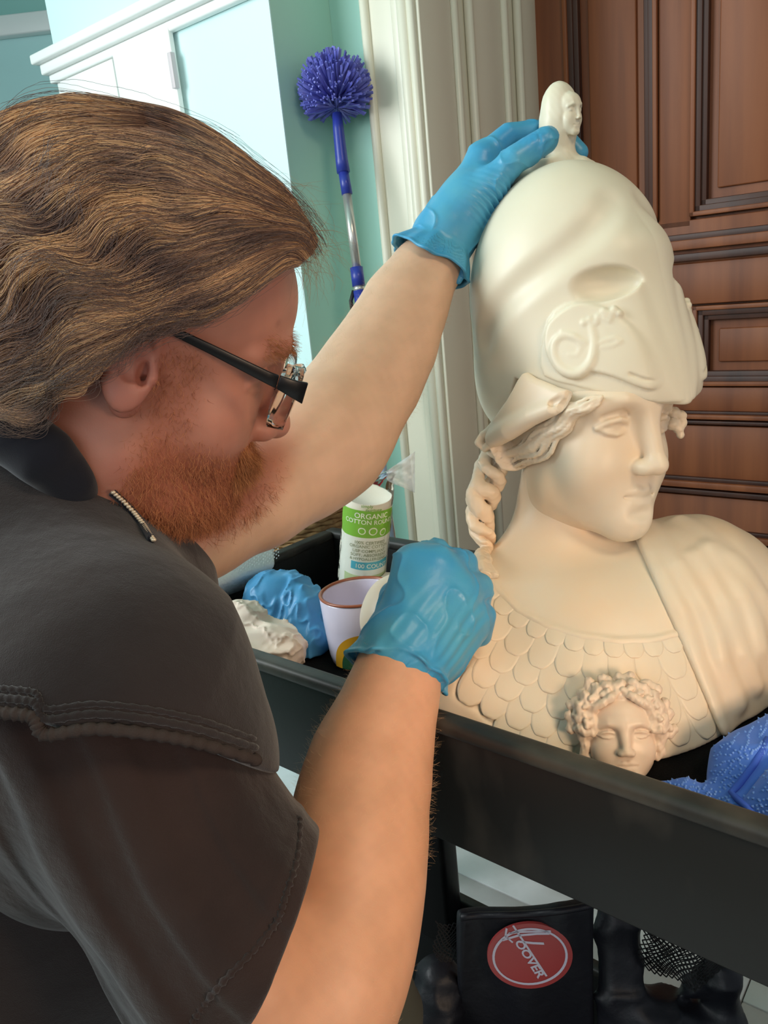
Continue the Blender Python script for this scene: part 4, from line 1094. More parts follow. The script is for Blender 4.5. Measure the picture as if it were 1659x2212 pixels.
def solidbag(p):
    d = box(p, P(1336, 2150, .94), (.028, .016, .125), np.stack([CR, CF, CU], 1), .02)
    d = smin(d, cap(p, P(1380, 2200, .95), P(1550, 2235, .95), .040, .036), .02)
    d = smin(d, cap(p, P(1555, 2085, .93), P(1560, 2200, .94), .016, .020), .015)
    d = smin(d, cap(p, P(1500, 2130, .94), P(1560, 2120, .93), .012, .018), .015)
    return d-f32(.008)*(ridge(p, 45, 41)-.5)
v, F = sdf_mesh(solidbag, P(1280, 2180, .95)-np.array([.28, .14, .2]), P(1280, 2180, .95)+np.array([.26, .14, .15]), .0045, 1)
mesh_obj('gathered_fabric', v, F, NYL, MBG)
v, F = sdf_mesh(lambda p: cap(p, P(950, 2120, .98), P(930, 2260, .97), .030, .045)-f32(.006)*(ridge(p, 45, 43)-.5), P(940, 2200, .97)-np.array([.09, .09, .13]), P(940, 2200, .97)+np.array([.09, .09, .11]), .0045, 1)
mesh_obj('side_pouch', v, F, NYL, MBG)
# ================================================================== person
SKIN = mat('skin', s2l(205, 150, 120), .48, vcol=True, sss=.35, sssr=(1, .35, .2), ssss=.004, bump=[(900, .12, .0006), (120, .10, .0015)])
GLOVE = mat('blue_nitrile', s2l(62, 150, 196), .38, sss=.15, ssss=.003, var=(22, .35, .75, s2l(86, 164, 190)), bump=[(60, .25, .0025), (260, .12, .0008)], spec=.45)
SHIRT = mat('charcoal_sweatshirt', s2l(52, 44, 43), .95, var=(9, .35, .75, s2l(40, 35, 36)), bump=[(1400, .5, .0008), (34, .35, .006)], sheen=.25, spec=.1)
TSHIRT = mat('faded_brown_tshirt', s2l(56, 43, 40), .95, var=(12, .4, .7, s2l(42, 33, 32)), bump=[(1500, .5, .0008), (40, .45, .006)], sheen=.2, spec=.1)
COLLAR = mat('navy_collar', s2l(30, 31, 39), .95, bump=[(1500, .35, .0005)], sheen=.2, spec=.1)
HEM = mat('frayed_hem', s2l(66, 57, 54), .95, bump=[(900, .5, .001)], spec=.1)
TROUSER = mat('grey_green_trousers', s2l(66, 66, 56), .9, bump=[(1200, .3, .0005)])
MH = yaw_frame(P(318, 722, .568), 14, 22, -.19, .001)
MAN = empty('person', P(300, 1500, .6) * [1, 1, 0] + [0, 0, .95],
    'man with wavy hair, red beard, charcoal sweatshirt and blue gloves bending over the bust', 'person')

def KP(l): return [P(a[0], a[1], a[2]) for a in l], [a[3]*a[2]/FPX for a in l]
def man_face(p):
    q = p.copy(); q[:, 0] = np.abs(q[:, 0])
    d = ell(q, (0, -8, 30), (77, 98, 88))
    d = smin(d, ell(q, (0, 26, -34), (63, 63, 82)), 24)
    d = smin(d, cap(q, (48, 2, -78), (12, 64, -106), 24, 23), 26)
    d = smin(d, sph(q, (0, 68, -106), 22), 16)
    d = smin(d, ell(q, (33, 50, -40), (32, 30, 36)), 18)
    d = smin(d, ell(q, (0, 44, 42), (60, 50, 52)), 24)
    d = smin(d, chain(q, [(6, 90, 19), (28, 88, 23), (50, 68, 15)], [9, 8.5, 7]), 10)
    d = smax(d, -ell(q, (33, 98, -3), (20, 17, 13)), 12)
    d = smin(d, ell(q, (31.5, 66, -2), (16, 15.5, 15)), 3)
    d = smin(d, chain(q, [(17, 78, -5), (32, 83.5, 3), (48, 71, -5)], [2, 3, 2.2]), 3)
    d = smin(d, chain(q, [(17, 78, -7), (32, 80.5, -11), (47, 71, -8)], [1.6, 2.4, 1.6]), 4)
    d = smin(d, cap(q, (0, 88, 10), (0, 104, -34), 8, 9), 10)
    d = smin(d, ell(q, (0, 105, -42), (11, 12.5, 11)), 7)
    d = smin(d, ell(q, (13, 94, -45), (8, 12, 9)), 6)
    d = smax(d, -ell(q, (7.5, 99, -56), (4, 8, 4)), 3)
    d = smin(d, ell(q, (0, 60, -78), (36, 28, 32)), 18)
    d = smin(d, chain(q, [(0, 92, -72), (12, 88, -70), (28, 76, -78)], [7, 7, 5]), 6)
    d = smin(d, chain(q, [(0, 86, -86), (12, 83, -85), (25, 74, -80)], [6, 5.5, 3]), 5)
    d = smin(d, ell(q, (30, 20, -108), (34, 46, 24)), 20)
    # ears
    e = ell(q, (76, -6, -4), (7, 17, 31), np.array([[.93, 0, .36], [0, 1, 0], [-.36, 0, .93]]).T)
    rim = chain(q, [(74, 8, 6), (79, 6, 20), (82, -6, 27), (84, -18, 22), (85, -22, 6), (81, -16, -12), (76, -8, -24)], [3, 3.4, 3.6, 3.8, 3.8, 3.6, 4])
    e = smin(e, rim, 2.5); e = smin(e, ell(q, (76, -4, -28), (5.5, 9.5, 11)), 4)
    e = smax(e, -ell(q, (84, -4, 2), (6.5, 9.5, 15)), 4)
    e = smax(e, -ell(q, (80, 3, -7), (7, 4.5, 8)), 3)
    e = smin(e, chain(q, [(77, 8, -2), (79, 9, -9), (76, 8, -15)], [2.5, 3.6, 2.5]), 3)
    d = smin(d, e, 4)
    d = smin(d, ecap(q, (0, -22, -50), (0, -62, -200), 62, 68, .95, (0, 1, 0)), 26)
    return d
# ---- arms ----
RA, RAr = KP([(895, 1375, .685, 72), (868, 1430, .680, 81), (838, 1530, .66, 95), (802, 1640, .64, 121), (780, 1740, .615, 132), (768, 1840, .59, 140), (760, 1940, .57, 138), (735, 2040, .55, 146), (695, 2130, .53, 158), (630, 2240, .515, 172), (560, 2310, .50, 178)])
RU, RUr = KP([(560, 2310, .50, 172), (505, 2120, .495, 160), (430, 1880, .50, 150), (250, 1600, .53, 150)])
LA, LAr = KP([(962, 505, .868, 48), (940, 560, .862, 54), (912, 595, .858, 66), (875, 662, .848, 85), (838, 745, .835, 98), (795, 820, .82, 108), (745, 895, .80, 114), (700, 955, .78, 122)])
LU, LUr = KP([(700, 955, .78, 122), (640, 1015, .755, 108), (555, 1075, .725, 103), (430, 1130, .69, 112), (300, 1200, .64, 125), (180, 1300, .60, 130)])
def arms_sdf(p):
    d = chain(p, RA, RAr, .02)
    d = smin(d, chain(p, RU, RUr, .02), .02)
    e = chain(p, LA, LAr, .02); e = smin(e, chain(p, LU, LUr, .02), .03)
    # wrist tendons
    e = smin(e, cap(p, P(925, 640, .815), P(960, 575, .835), .004, .0035), .012)
    e = smin(e, cap(p, P(905, 660, .81), P(945, 590, .832), .003, .003), .010)
    return np.minimum(d, e)
# ---- hands (shared by skin and gloves) ----
def handL(p, g=0.0):
    W0 = P(958, 515, .865)
    K = dict(i=P(1040, 345, .862), m=P(1060, 375, .880), r=P(1068, 405, .898), k=P(1060, 435, .910))
    d = None
    for k, r1 in (('i', .0155), ('m', .0155), ('r', .015), ('k', .014)):
        e = cap(p, W0, K[k], .026, r1); d = e if d is None else smin(d, e, .018)
    d = smin(d, cap(p, P(985, 470, .853), P(1060, 400, .838), .021, .0165), .02)
    d = smin(d, cap(p, P(1010, 440, .86), P(1070, 420, .88), .026, .02), .02)
    for pts, rr in (([P(1060, 398, .838), P(1112, 345, .826), P(1178, 303, .828)], [.0155, .0135, .0125]),
                    ([K['i'], P(1098, 292, .868), P(1165, 283, .882), P(1222, 300, .890), P(1250, 330, .890)], [.0145, .0118, .0105, .0100, .0098]),
                    ([K['m'], P(1120, 330, .900), P(1190, 330, .910), P(1245, 352, .905)], [.0135, .012, .0105, .0095]),
                    ([K['r'], P(1105, 372, .920), P(1165, 365, .93), P(1215, 385, .925)], [.013, .0115, .010, .0095]),
                    ([K['k'], P(1092, 410, .93), P(1130, 400, .94), P(1160, 410, .935)], [.012, .010, .0095, .009])):
        d = smin(d, chain(p, pts, rr), .007)
    return d-f32(g)
ROFF = CF*0.0
def handR(p, g=0.0):
    W0 = P(880, 1405, .682)
    K = dict(i=P(893, 1222, .700), m=P(945, 1228, .694), r=P(985, 1275, .694), k=P(1000, 1335, .698))
    d = None
    for k, r1 in (('i', .0175), ('m', .0175), ('r', .017), ('k', .0155)):
        e = cap(p, W0, K[k], .031, r1); d = e if d is None else smin(d, e, .02)
    d = smin(d, cap(p, P(950, 1400, .70), P(1005, 1350, .71), .026, .018), .02)
    for pts, rr in (([K['i'], P(940, 1196, .722), P(965, 1240, .750), P(948, 1275, .745)], [.0165, .0125, .011, .010]),
                    ([K['m'], P(1000, 1218, .722), P(1008, 1270, .752), P(985, 1300, .745)], [.016, .0128, .011, .010]),
                    ([K['r'], P(1034, 1268, .722), P(1032, 1318, .748), P(1005, 1335, .742)], [.0155, .0122, .0105, .0098]),
                    ([K['k'], P(1044, 1330, .718), P(1038, 1372, .738), P(1012, 1380, .735)], [.0135, .0108, .0095, .009])):
        d = smin(d, chain(p, pts, rr), .006)
    d = smin(d, chain(p, [P(850, 1370, .70), P(855, 1290, .735), P(905, 1262, .755), P(945, 1270, .758)], [.018, .015, .012, .011]), .008)
    return d-f32(g)
def culled(p, f, c, r):
    c = np.asarray(c, f32); dd = np.sqrt(((p-c)**2).sum(1)); out = dd-f32(r); m = out < .03
    if m.any(): out = out.copy(); out[m] = f(p[m])
    return out
def body_sdf(p):
    h = culled(p, lambda x: man_face(MH.loc(x))*f32(.001), MH.w(0, 0, -40), .21)
    d = smin(h, culled(p, arms_sdf, P(600, 1500, .62), .75), .01)
    d = np.minimum(d, culled(p, lambda x: handL(x, -.0018), P(1060, 400, .87), .12))
    d = np.minimum(d, culled(p, lambda x: handR(x, -.0018), P(930, 1310, .71), .12))
    t = chain(p, [P(60, 1150, .62), (-.33, .58, .95), (-.39, .48, .70)], [.09, .10, .11])
    t = smin(t, cap(p, P(-160, 1250, .60), P(230, 1240, .66), .070, .055), .05)
    return smin(d, t, .03)
LO = np.array([-.36, .36, .66]); 
v, F = sdf_mesh(body_sdf, (-.42, .22, .52), (.30, .98, 1.42), .0022, 2)
bo = mesh_obj('body', v, F, SKIN, MAN)
q = MH.loc(v); dh = np.sqrt((q**2).sum(1))
arm = np.array(s2l(222, 165, 130)); armL = np.array(s2l(218, 178, 148)); face = np.array(s2l(196, 132, 110)); red = np.array(s2l(168, 92, 62)); ear = np.array(s2l(176, 108, 96))
def sstep(x, a, b): t = np.clip((x-a)/(b-a), 0, 1); return t*t*(3-2*t)
isface = sstep(dh, 190, 150)[:, None]
rgt = sstep(v[:, 2], .98, 1.05)[:, None]
col = arm*(1-rgt)+armL*rgt
col = col*(1-isface)+face*isface
def beard_w(q):
    a = np.abs(q[:, 0])
    jaw = sstep(-q[:, 2]-(22+.35*np.clip(q[:, 1], 0, 90))*1.0, 0, 34)*sstep(q[:, 1], -4, 22)
    jaw *= sstep(q[:, 2], -150, -122)
    side = sstep(q[:, 1], 6, 16)*sstep(q[:, 1], 48, 30)*sstep(q[:, 2], 22, 6)*sstep(a, 52, 60)
    return np.clip(np.maximum(jaw, .55*side), 0, 1)
bw = (beard_w(q)*(np.maximum(0, 1-sstep(dh, 160, 190))))[:, None]
col = col*(1-.75*bw)+red*.75*bw
er = (sstep(np.abs(q[:, 0]), 70, 76)*sstep(np.abs(q[:, 1]), 30, 20)*isface[:, 0])[:, None]
col = col*(1-.55*er)+ear*.55*er
mole = np.exp(-((q-MH.loc(cast(lambda p: man_face(MH.loc(p))*f32(.001), 601, 698, .4, .7)[None].astype(f32)))**2).sum(1)/6.0)[:, None]*isface
col = col*(1-.45*mole)+np.array(s2l(130, 70, 60))*.45*mole
blot = (.5+.5*np.tanh(pnoise(v, 260, 9, 3)))[:, None]
col = col*(1-.10*blot)
vcolor(bo, col)
# ---- gloves ----
def cuff(p, arm, c, ax, g0, g1, l, th=.0010, seed=0):
    """thin sleeve standing off the wrist, wavy, with a rolled edge"""
    c = np.asarray(c, f32); ax = nrm(ax).astype(f32); w = p-c; t = w@ax; rad = w-t[:, None]*ax
    u = nrm(np.cross(ax, CU)).astype(f32); vv = np.cross(ax, u); an = np.arctan2(rad@vv, rad@u)
    f = np.clip(t/l, 0, 1.1)
    wob = .0020*np.sin(3*an+seed)+.0016*np.sin(7*an+2*seed)+.0010*np.sin(13*an+seed)
    a = chain(p, arm[0], arm[1], .02)-(g0+(g1-g0)*f+wob*f)
    le = l+.004*np.sin(2*an+seed)+.0022*np.sin(5*an+seed*3)
    sh = np.maximum(np.abs(a)-th, np.maximum(t-le, -t-.010))
    bead = np.sqrt(a**2+(t-le)**2)-.0018
    return smax(smin(sh, bead, .002), np.sqrt((w**2).sum(1))-.085, .003)
def wrinkle(p, dirs, sc, amp, seed):
    w = pnoise(p, sc, seed, 2); return amp*1.25*(1-np.abs(np.tanh(w*1.6)))**4
axL = nrm(P(905, 610, .858)-P(958, 515, .866))
axR = nrm(P(838, 1530, .66)-P(880, 1405, .682))
def gloveL(p):
    d = handL(p, .0008)
    d = smin(d, cap(p, P(958, 515, .865), P(948, 535, .863), .0275, .028), .01)
    foldz = np.exp(-(((p-P(1075, 440, .84).astype(f32))/np.array([.022, .03, .022], f32))**2).sum(1))
    s_ = (p@nrm(CU*.8+CR*.45).astype(f32))
    d = d-f32(.0017)*foldz*np.sin(s_*950+2*pnoise(p, 60, 3))
    tipz = np.exp(-(((p-P(1165, 305, .82).astype(f32))/.016)**2).sum(1))
    d = d-f32(.0009)*tipz*np.abs(pnoise(p, 420, 8, 2))
    d = d-wrinkle(p, None, 85, f32(.0013), 4)
    c = cuff(p, (LA, LAr), P(952, 512, .865), axL, .0004, .0085, .036, seed=1.0)
    c = smin(c, chain(p, [P(985, 560, .85), P(998, 590, .85), P(990, 606, .85), P(980, 596, .85)], [.004, .0045, .004, .0025]), .004)
    return smin(d, c, .0035)
def gloveR(p):
    d = handR(p, .0008)
    d = smin(d, cap(p, P(880, 1405, .682), P(874, 1418, .680), .0335, .0335), .01)
    s_ = (p@nrm(CU*.75-CR*.66).astype(f32))
    st = np.exp(-(((p-P(950, 1370, .675).astype(f32))/np.array([.045, .045, .03], f32))**2).sum(1))
    d = d-f32(.0009)*st*np.sin(s_*620+2.5*pnoise(p, 40, 3))
    d = d-wrinkle(p, None, 75, f32(.0014), 6)
    c = cuff(p, (RA, RAr), P(884, 1396, .683), axR, .0004, .0048, .020, seed=2.9)
    return smin(d, c, .0035)
v, F = sdf_mesh(gloveL, P(1080, 420, .88)-np.array([.14, .10, .13]), P(1080, 420, .88)+np.array([.13, .10, .13]), .0013, 1)
mesh_obj('glove', v, F, GLOVE, MAN)
v, F = sdf_mesh(gloveR, P(920, 1340, .70)-np.array([.10, .10, .10]), P(920, 1340, .70)+np.array([.10, .10, .11]), .0013, 1)
mesh_obj('glove', v, F, GLOVE, MAN)

# ---- clothing ----
_uax = nrm(RU[1]-RU[2])
def shirt_core(p, g=0.0):
    d = cap(p, P(60, 1290, .565), P(235, 1530, .505), .092, .094)
    d = smin(d, cap(p, P(235, 1530, .505), P(372, 1645, .53), .090, .050), .05)
    d = smin(d, cap(p, P(-40, 1130, .60), P(150, 1240, .60), .085, .075), .05)
    d = smin(d, cap(p, P(-120, 1450, .62), P(230, 1900, .66), .13, .125), .06)
    d = smin(d, cap(p, P(312, 1295, .64), P(395, 1560, .655), .048, .044), .05)
    d = smin(d, cap(p, P(190, 1185, .64), P(290, 1262, .655), .066, .056), .05)
    d = smin(d, cap(p, (-.355, .565, .99), (-.40, .47, .67), .135, .140), .05)
    d = smin(d, cap(p, P(415, 1600, .66), P(470, 1800, .69), .045, .05), .03)
    return d-f32(g)
def folds(p, sc, seed, amp): return f32(amp)*np.tanh(1.5*pnoise(p*np.array([1, 1, .6], f32), sc, seed, 2))
_hem = [P(-40, 1530, .42), P(70, 1545, .43), P(95, 1582, .432), P(200, 1568, .43), P(330, 1580, .44), P(440, 1605, .455), P(548, 1642, .50)]
def near_on(f, x, y, d0, d1):
    ds = np.linspace(d0, d1, 120); pts = np.array([P(x, y, q) for q in ds], f32); s = f(pts)
    if (s < 0).any(): return cast(f, x, y, d0, d1)
    return P(x, y, ds[int(np.argmin(s))])
_hemS = [near_on(shirt_core, x, y, .3, .9) for x, y in [(-60, 1535), (0, 1540), (70, 1548), (98, 1585), (200, 1572), (330, 1585), (440, 1608), (545, 1640)]]
_hp = nrm(_hemS[-1]-_hemS[1]); _hn = np.cross(_hp, nrm(CF*.95-CU*.30)); _hn = nrm(_hn)
if np.dot(_hn, -CU) < 0: _hn = -_hn
def hemcut(p):
    w = (p-(.5*(_hemS[1]+_hemS[-1])).astype(f32))@_hn.astype(f32)
    x = (p-_hemS[1].astype(f32))@_hp.astype(f32)
    return w+f32(.010)*np.tanh((x-.03)*90)*0-f32(.006)*np.exp(-((x-.028)/.010)**2)+f32(.006)*np.sin(x*28)
def sleeve_sdf(p):
    d = ecap(p, P(190, 1520, .495), P(500, 1985, .485), .078, .072, .98, CF)
    d = smin(d, ecap(p, P(500, 1985, .485), P(545, 2090, .485), .072, .070, .98, CF), .01)
    t = (p-P(584, 1990, .485).astype(f32))@nrm(CR*.89-CU*.45).astype(f32)
    d = d-folds(p, 34, 5, .0032)-f32(.0022)*np.tanh(2*np.sin((p@nrm(CR*.86+CU*.5).astype(f32))*150+2*pnoise(p, 22, 8)))
    hem = np.exp(-((t+.012)/.0035)**2); d = d-f32(.0012)*hem
    return d, t
def tshirt_sdf(p):
    d, t = sleeve_sdf(p)
    wav = .006*np.sin(p@nrm(CR).astype(f32)*60)
    d = smax(d, t-.003-wav, .004)
    d = smin(d, cap(p, P(120, 1560, .55), P(200, 1700, .56), .10, .09), .03)
    inner = chain(p, [P(430, 1870, .486), P(500, 1985, .485), P(560, 2110, .485), P(620, 2240, .485)], [.050, .0672, .0672, .067])
    d = smax(d, -inner, .003)
    return d
def outer_sdf(p):
    d = shirt_core(p)-folds(p, 17, 2, .0028)
    big = d-.006*np.exp(-(hemcut(p)/.035)**2).astype(f32)
    big = smin(big, ecap(p, P(190, 1520, .495), P(300, 1680, .49), .083, .083, .98, CF), .02)
    cutd = hemcut(p)
    d = smax(big, cutd, .004)
    core = smax(shirt_core(p, -.012)-folds(p, 20, 4, .002), -cap(p, P(190, 1520, .495), P(560, 2100, .485), .088), .015)
    return np.minimum(d, core)
v, F = sdf_mesh(outer_sdf, (-.56, .26, .50), (.05, .90, 1.24), .0034, 1)
so = mesh_obj('sweatshirt', v, F, SHIRT, MAN)
v, F = sdf_mesh(tshirt_sdf, P(330, 1750, .49)-np.array([.18, .12, .17]), P(330, 1750, .49)+np.array([.17, .13, .17]), .0020, 1)
mesh_obj('tshirt_sleeve', v, F, TSHIRT, MAN)
# raw double seam along the sweatshirt's cut edge
def rope(name, pts, rad, m, parent, amp=.0006, n=8, steps=14, kind=None):
    P_ = np.array(pts, float); out = []; rr = []
    for i in range(len(P_)-1):
        p0 = P_[max(i-1, 0)]; p1 = P_[i]; p2 = P_[i+1]; p3 = P_[min(i+2, len(P_)-1)]
        for k in range(steps):
            t = k/steps; out.append(.5*((2*p1)+(-p0+p2)*t+(2*p0-5*p1+4*p2-p3)*t*t+(-p0+3*p1-3*p2+p3)*t**3))
            rr.append(rad+amp*math.sin(len(out)*1.7)+amp*.6*math.sin(len(out)*3.1))
    out.append(P_[-1]); rr.append(rad*.8)
    mb = MB(); mb.tube(out, rr, n); o = mb.obj(name, m, parent, smooth=True)
    return o
def _bigf(p):
    d = shirt_core(p)-folds(p, 17, 2, .0028)-.006*np.exp(-(hemcut(p)/.035)**2).astype(f32)
    return smin(d, ecap(p, P(190, 1520, .495), P(300, 1680, .49), .083, .083, .98, CF), .02)
hs = [near_on(_bigf, x, y, .3, .9) for x, y in catmull([(-60, 1530), (0, 1535), (70, 1545), (97, 1582), (200, 1570), (330, 1582), (440, 1604), (558, 1640)], 3)]
hs = [project(_bigf, h[None].astype(f32), 2)[0].astype(float) for h in hs]
def _shift(o_): return [project(_bigf, (h+CU*o_)[None].astype(f32), 2)[0].astype(float) for h in hs]
rope('raw_hem', _shift(-.001), .0034, HEM, MAN, .0005, steps=5)
rope('hem_seam', _shift(.0065), .0022, SHIRT, MAN, .0003, steps=5)
rope('hem_seam', _shift(.0120), .0016, SHIRT, MAN, .0003, steps=5)
_ts = [cast(tshirt_sdf, x, y, .3, .7) for x, y in catmull([(648, 1770), (642, 1850), (618, 1930), (598, 1990), (545, 2055), (478, 2125), (430, 2185), (405, 2230)], 3)]
rope('sleeve_hem', [t_ for t_ in _ts if t_ is not None], .0018, TSHIRT, MAN, .0006, steps=5)
# collar
col_pts = [P(-90, 830, .60), P(-30, 900, .55), P(35, 940, .515), P(95, 985, .515), P(150, 1040, .53), P(195, 1085, .555)]
def collar_sdf(p):
    d = chain(p, col_pts, [.020, .020, .019, .018, .015, .009], .01)
    d = smin(d, chain(p, [P(200, 1085, .585), P(250, 1120, .575), P(300, 1180, .59), P(345, 1240, .61)], [.008, .007, .006, .006], .01), .006)
    d = np.minimum(d, cap(p, P(362, 1120, .66), P(372, 1215, .66), .016, .018))
    return d-f32(.0008)*pnoise(p, 120, 3)
v, F = sdf_mesh(collar_sdf, P(150, 1020, .60)-np.array([.16, .10, .11]), P(150, 1020, .60)+np.array([.14, .12, .13]), .0018, 1)
mesh_obj('collar', v, F, COLLAR, MAN)
# zip
ZIP = mat('zip_metal', s2l(226, 208, 180), .3, .4)
_zf = lambda p: np.minimum(np.minimum(outer_sdf(p), body_sdf(p)), collar_sdf(p))-f32(.003)
zp = [near_on(_zf, x, y, .4, .8) for x, y in [(246, 1064), (268, 1083), (290, 1106), (312, 1133), (333, 1166)]]
rope('zip_tape', [z+CF*.0025-CR*.002 for z in zp], .0030, COLLAR, MAN, 0)
tm_ = None
zz = np.array(zp); cum = np.r_[0, np.cumsum(np.linalg.norm(np.diff(zz, axis=0), axis=1))]
for k in range(26):
    s_ = cum[-1]*k/25; z = np.array([np.interp(s_, cum, zz[:, i]) for i in range(3)])
    if tm_ is None:
        mb = MB(); mb.tube([(-.0016, 0, 0), (-.0009, 0, 0), (.0009, 0, 0), (.0016, 0, 0)], [.0007, .0013, .0013, .0007], 8)
        o = mb.obj('zip_tooth', ZIP, MAN, smooth=True); tm_ = o.data
    else:
        o = bpy.data.objects.new('zip_tooth', tm_); link(o, MAN)
    o.location = Vector(z-CF*.0012)-Vector(MAN.location)
# trousers: knee below the near arm
def trouser_sdf(p):
    d = chain(p, [(-.36, .43, .63), (-.13, .53, .655), (-.072, .585, .615), (-.070, .575, .36), (-.07, .56, .085)], [.105, .074, .052, .050, .048], .03)
    e = chain(p, [(-.43, .50, .62), (-.33, .62, .585), (-.27, .70, .52), (-.28, .64, .30), (-.30, .60, .085)], [.105, .080, .060, .056, .050], .03)
    return smin(d, e, .04)-folds(p, 30, 6, .002)-f32(.003)*np.tanh(2*np.sin(p[:, 2]*90+3*pnoise(p, 14, 4)))
SHOE = mat('dark_shoe', s2l(34, 32, 31), .5)
for sx, sy, hd in ((-.055, .56, 50), (-.30, .60, 60)):
    h_ = np.array([math.cos(math.radians(hd)), math.sin(math.radians(hd)), 0]); c_ = np.array([sx, sy, 0]); rt = np.array([-h_[1], h_[0], 0])
    def shoe_sdf(p):
        q = (p-c_.astype(f32))@np.stack([h_, rt, ZU], 1).astype(f32)
        d = cap(q, (-.055, 0, .045), (.12, 0, .034), .040, .032); d = smin(d, cap(q, (-.05, 0, .05), (-.03, 0, .10), .040, .042), .02)
        return smax(d, .002-q[:, 2], .004)
    vs, Fs = sdf_mesh(shoe_sdf, c_+[-.16, -.16, -.01], c_+[.16, .16, .17], .005, 1); mesh_obj('shoe', vs, Fs, SHOE, MAN)
v, F = sdf_mesh(trouser_sdf, (-.56, .30, .02), (.03, .80, .78), .0050, 1)
mesh_obj('trousers', v, F, TROUSER, MAN)
# ================================================================== hair, beard, glasses
def hair_mat(name, rough=.42):
    m = bpy.data.materials.new(name); m.use_nodes = True; nt = m.node_tree; b = nt.nodes['Principled BSDF']
    a = nt.nodes.new('ShaderNodeAttribute'); a.attribute_name = 'Col'
    nt.links.new(a.outputs['Color'], b.inputs['Base Color']); b.inputs['Roughness'].default_value = rough
    b.inputs['Specular IOR Level'].default_value = .5
    return m
HAIRM = hair_mat('hair_strands'); BEARDM = hair_mat('beard_hairs', .5)
def curves_obj(name, pts, cols, rad, m, parent):
    """pts (N,K,3) world, cols (N,K,3) or (N,3), rad (K,) or (N,K)"""
    N, K, _ = pts.shape; hc_ = bpy.data.hair_curves.new(name); hc_.add_curves([K]*N)
    pl = np.array(parent_loc(parent), f32)
    hc_.position_data.foreach_set('vector', (pts.astype(f32)-pl).ravel())
    r = np.broadcast_to(np.asarray(rad, f32), (N, K))
    at = hc_.attributes.get('radius') or hc_.attributes.new('radius', 'FLOAT', 'POINT'); at.data.foreach_set('value', np.ascontiguousarray(r).ravel())
    c = np.ones((N, K, 4), f32); c[..., :3] = cols if cols.ndim == 3 else cols[:, None, :]
    ac = hc_.attributes.new('Col', 'FLOAT_COLOR', 'POINT'); ac.data.foreach_set('color', c.ravel())
    hc_.materials.append(m); o = bpy.data.objects.new(name, hc_); link(o, parent)
    o['kind'] = 'stuff'
    return o
def hull_local(q):
    d = ell(q, (0, -14, 34), (90, 112, 100))
    d = smin(d, ell(q, (0, -52, -34), (86, 82, 92)), 40)
    d = smin(d, ell(q, (0, 30, 58), (76, 78, 66)), 30)
    return d
def hull(p): return hull_local(MH.loc(p))*f32(.001)
def near_pt(x, y):
    ds = np.linspace(.38, .75, 160); pts = np.array([P(x, y, q) for q in ds], f32); s = hull(pts)
    if (s < 0).any(): return cast(hull, x, y, .38, .75, 160)
    i = int(np.argmin(s)); return pts[i].astype(float)
G = [[(655, 462), (625, 415), (565, 362), (440, 272), (330, 228), (200, 212), (80, 228), (-40, 275), (-90, 330)],
     [(672, 488), (630, 435), (545, 372), (440, 310), (340, 268), (230, 268), (110, 300), (20, 350), (-60, 400)],
     [(682, 505), (622, 450), (520, 400), (400, 345), (300, 325), (200, 350), (130, 410), (30, 430), (-60, 480)],
     [(687, 520), (655, 480), (600, 458), (520, 430), (420, 400), (330, 372), (230, 385), (175, 450), (90, 478), (0, 500), (-60, 545)],
     [(684, 535), (660, 495), (600, 480), (500, 450), (410, 462), (310, 470), (250, 505), (190, 548), (110, 562), (60, 610), (10, 680), (-60, 700)],
     [(676, 548), (650, 512), (590, 495), (480, 515), (380, 548), (300, 565), (250, 605), (180, 620), (110, 640), (60, 690), (0, 705), (-60, 760)],
     [(668, 556), (640, 525), (560, 535), (450, 590), (360, 620), (310, 655), (240, 665), (160, 690), (110, 740), (50, 765), (-60, 790)],
     [(656, 566), (625, 550), (580, 580), (520, 625), (430, 670), (340, 680), (290, 695), (230, 730), (160, 770), (110, 820), (20, 840), (-60, 850)],
     [(646, 574), (625, 580), (590, 602), (530, 645), (440, 695), (350, 690), (300, 700), (262, 740), (215, 765), (185, 800), (140, 850), (60, 880), (-60, 890)],
     [(345, 668), (310, 695), (270, 720), (225, 745), (190, 790), (172, 840), (120, 870), (60, 900), (-20, 905), (-60, 905)]]
NP = 44
def resample(pts, n):
    pts = np.array(pts); cu = np.r_[0, np.cumsum(np.linalg.norm(np.diff(pts, axis=0), axis=1))]
    # smooth catmull first
    out = []
    for i in range(len(pts)-1):
        p0 = pts[max(i-1, 0)]; p1 = pts[i]; p2 = pts[i+1]; p3 = pts[min(i+2, len(pts)-1)]
        for k in range(8):
            t = k/8; out.append(.5*((2*p1)+(-p0+p2)*t+(2*p0-5*p1+4*p2-p3)*t*t+(-p0+3*p1-3*p2+p3)*t**3))
    out.append(pts[-1]); out = np.array(out); cu = np.r_[0, np.cumsum(np.linalg.norm(np.diff(out, axis=0), axis=1))]
    s = np.linspace(0, cu[-1], n); return np.stack([np.interp(s, cu, out[:, i]) for i in range(out.shape[1])], 1)
GW = np.array([[near_pt(x, y) for x, y in resample([(float(a), float(b)) for a, b in g], NP)] for g in G])   # (G,NP,3)
GL = np.stack([MH.loc(g.astype(f32)) for g in GW])
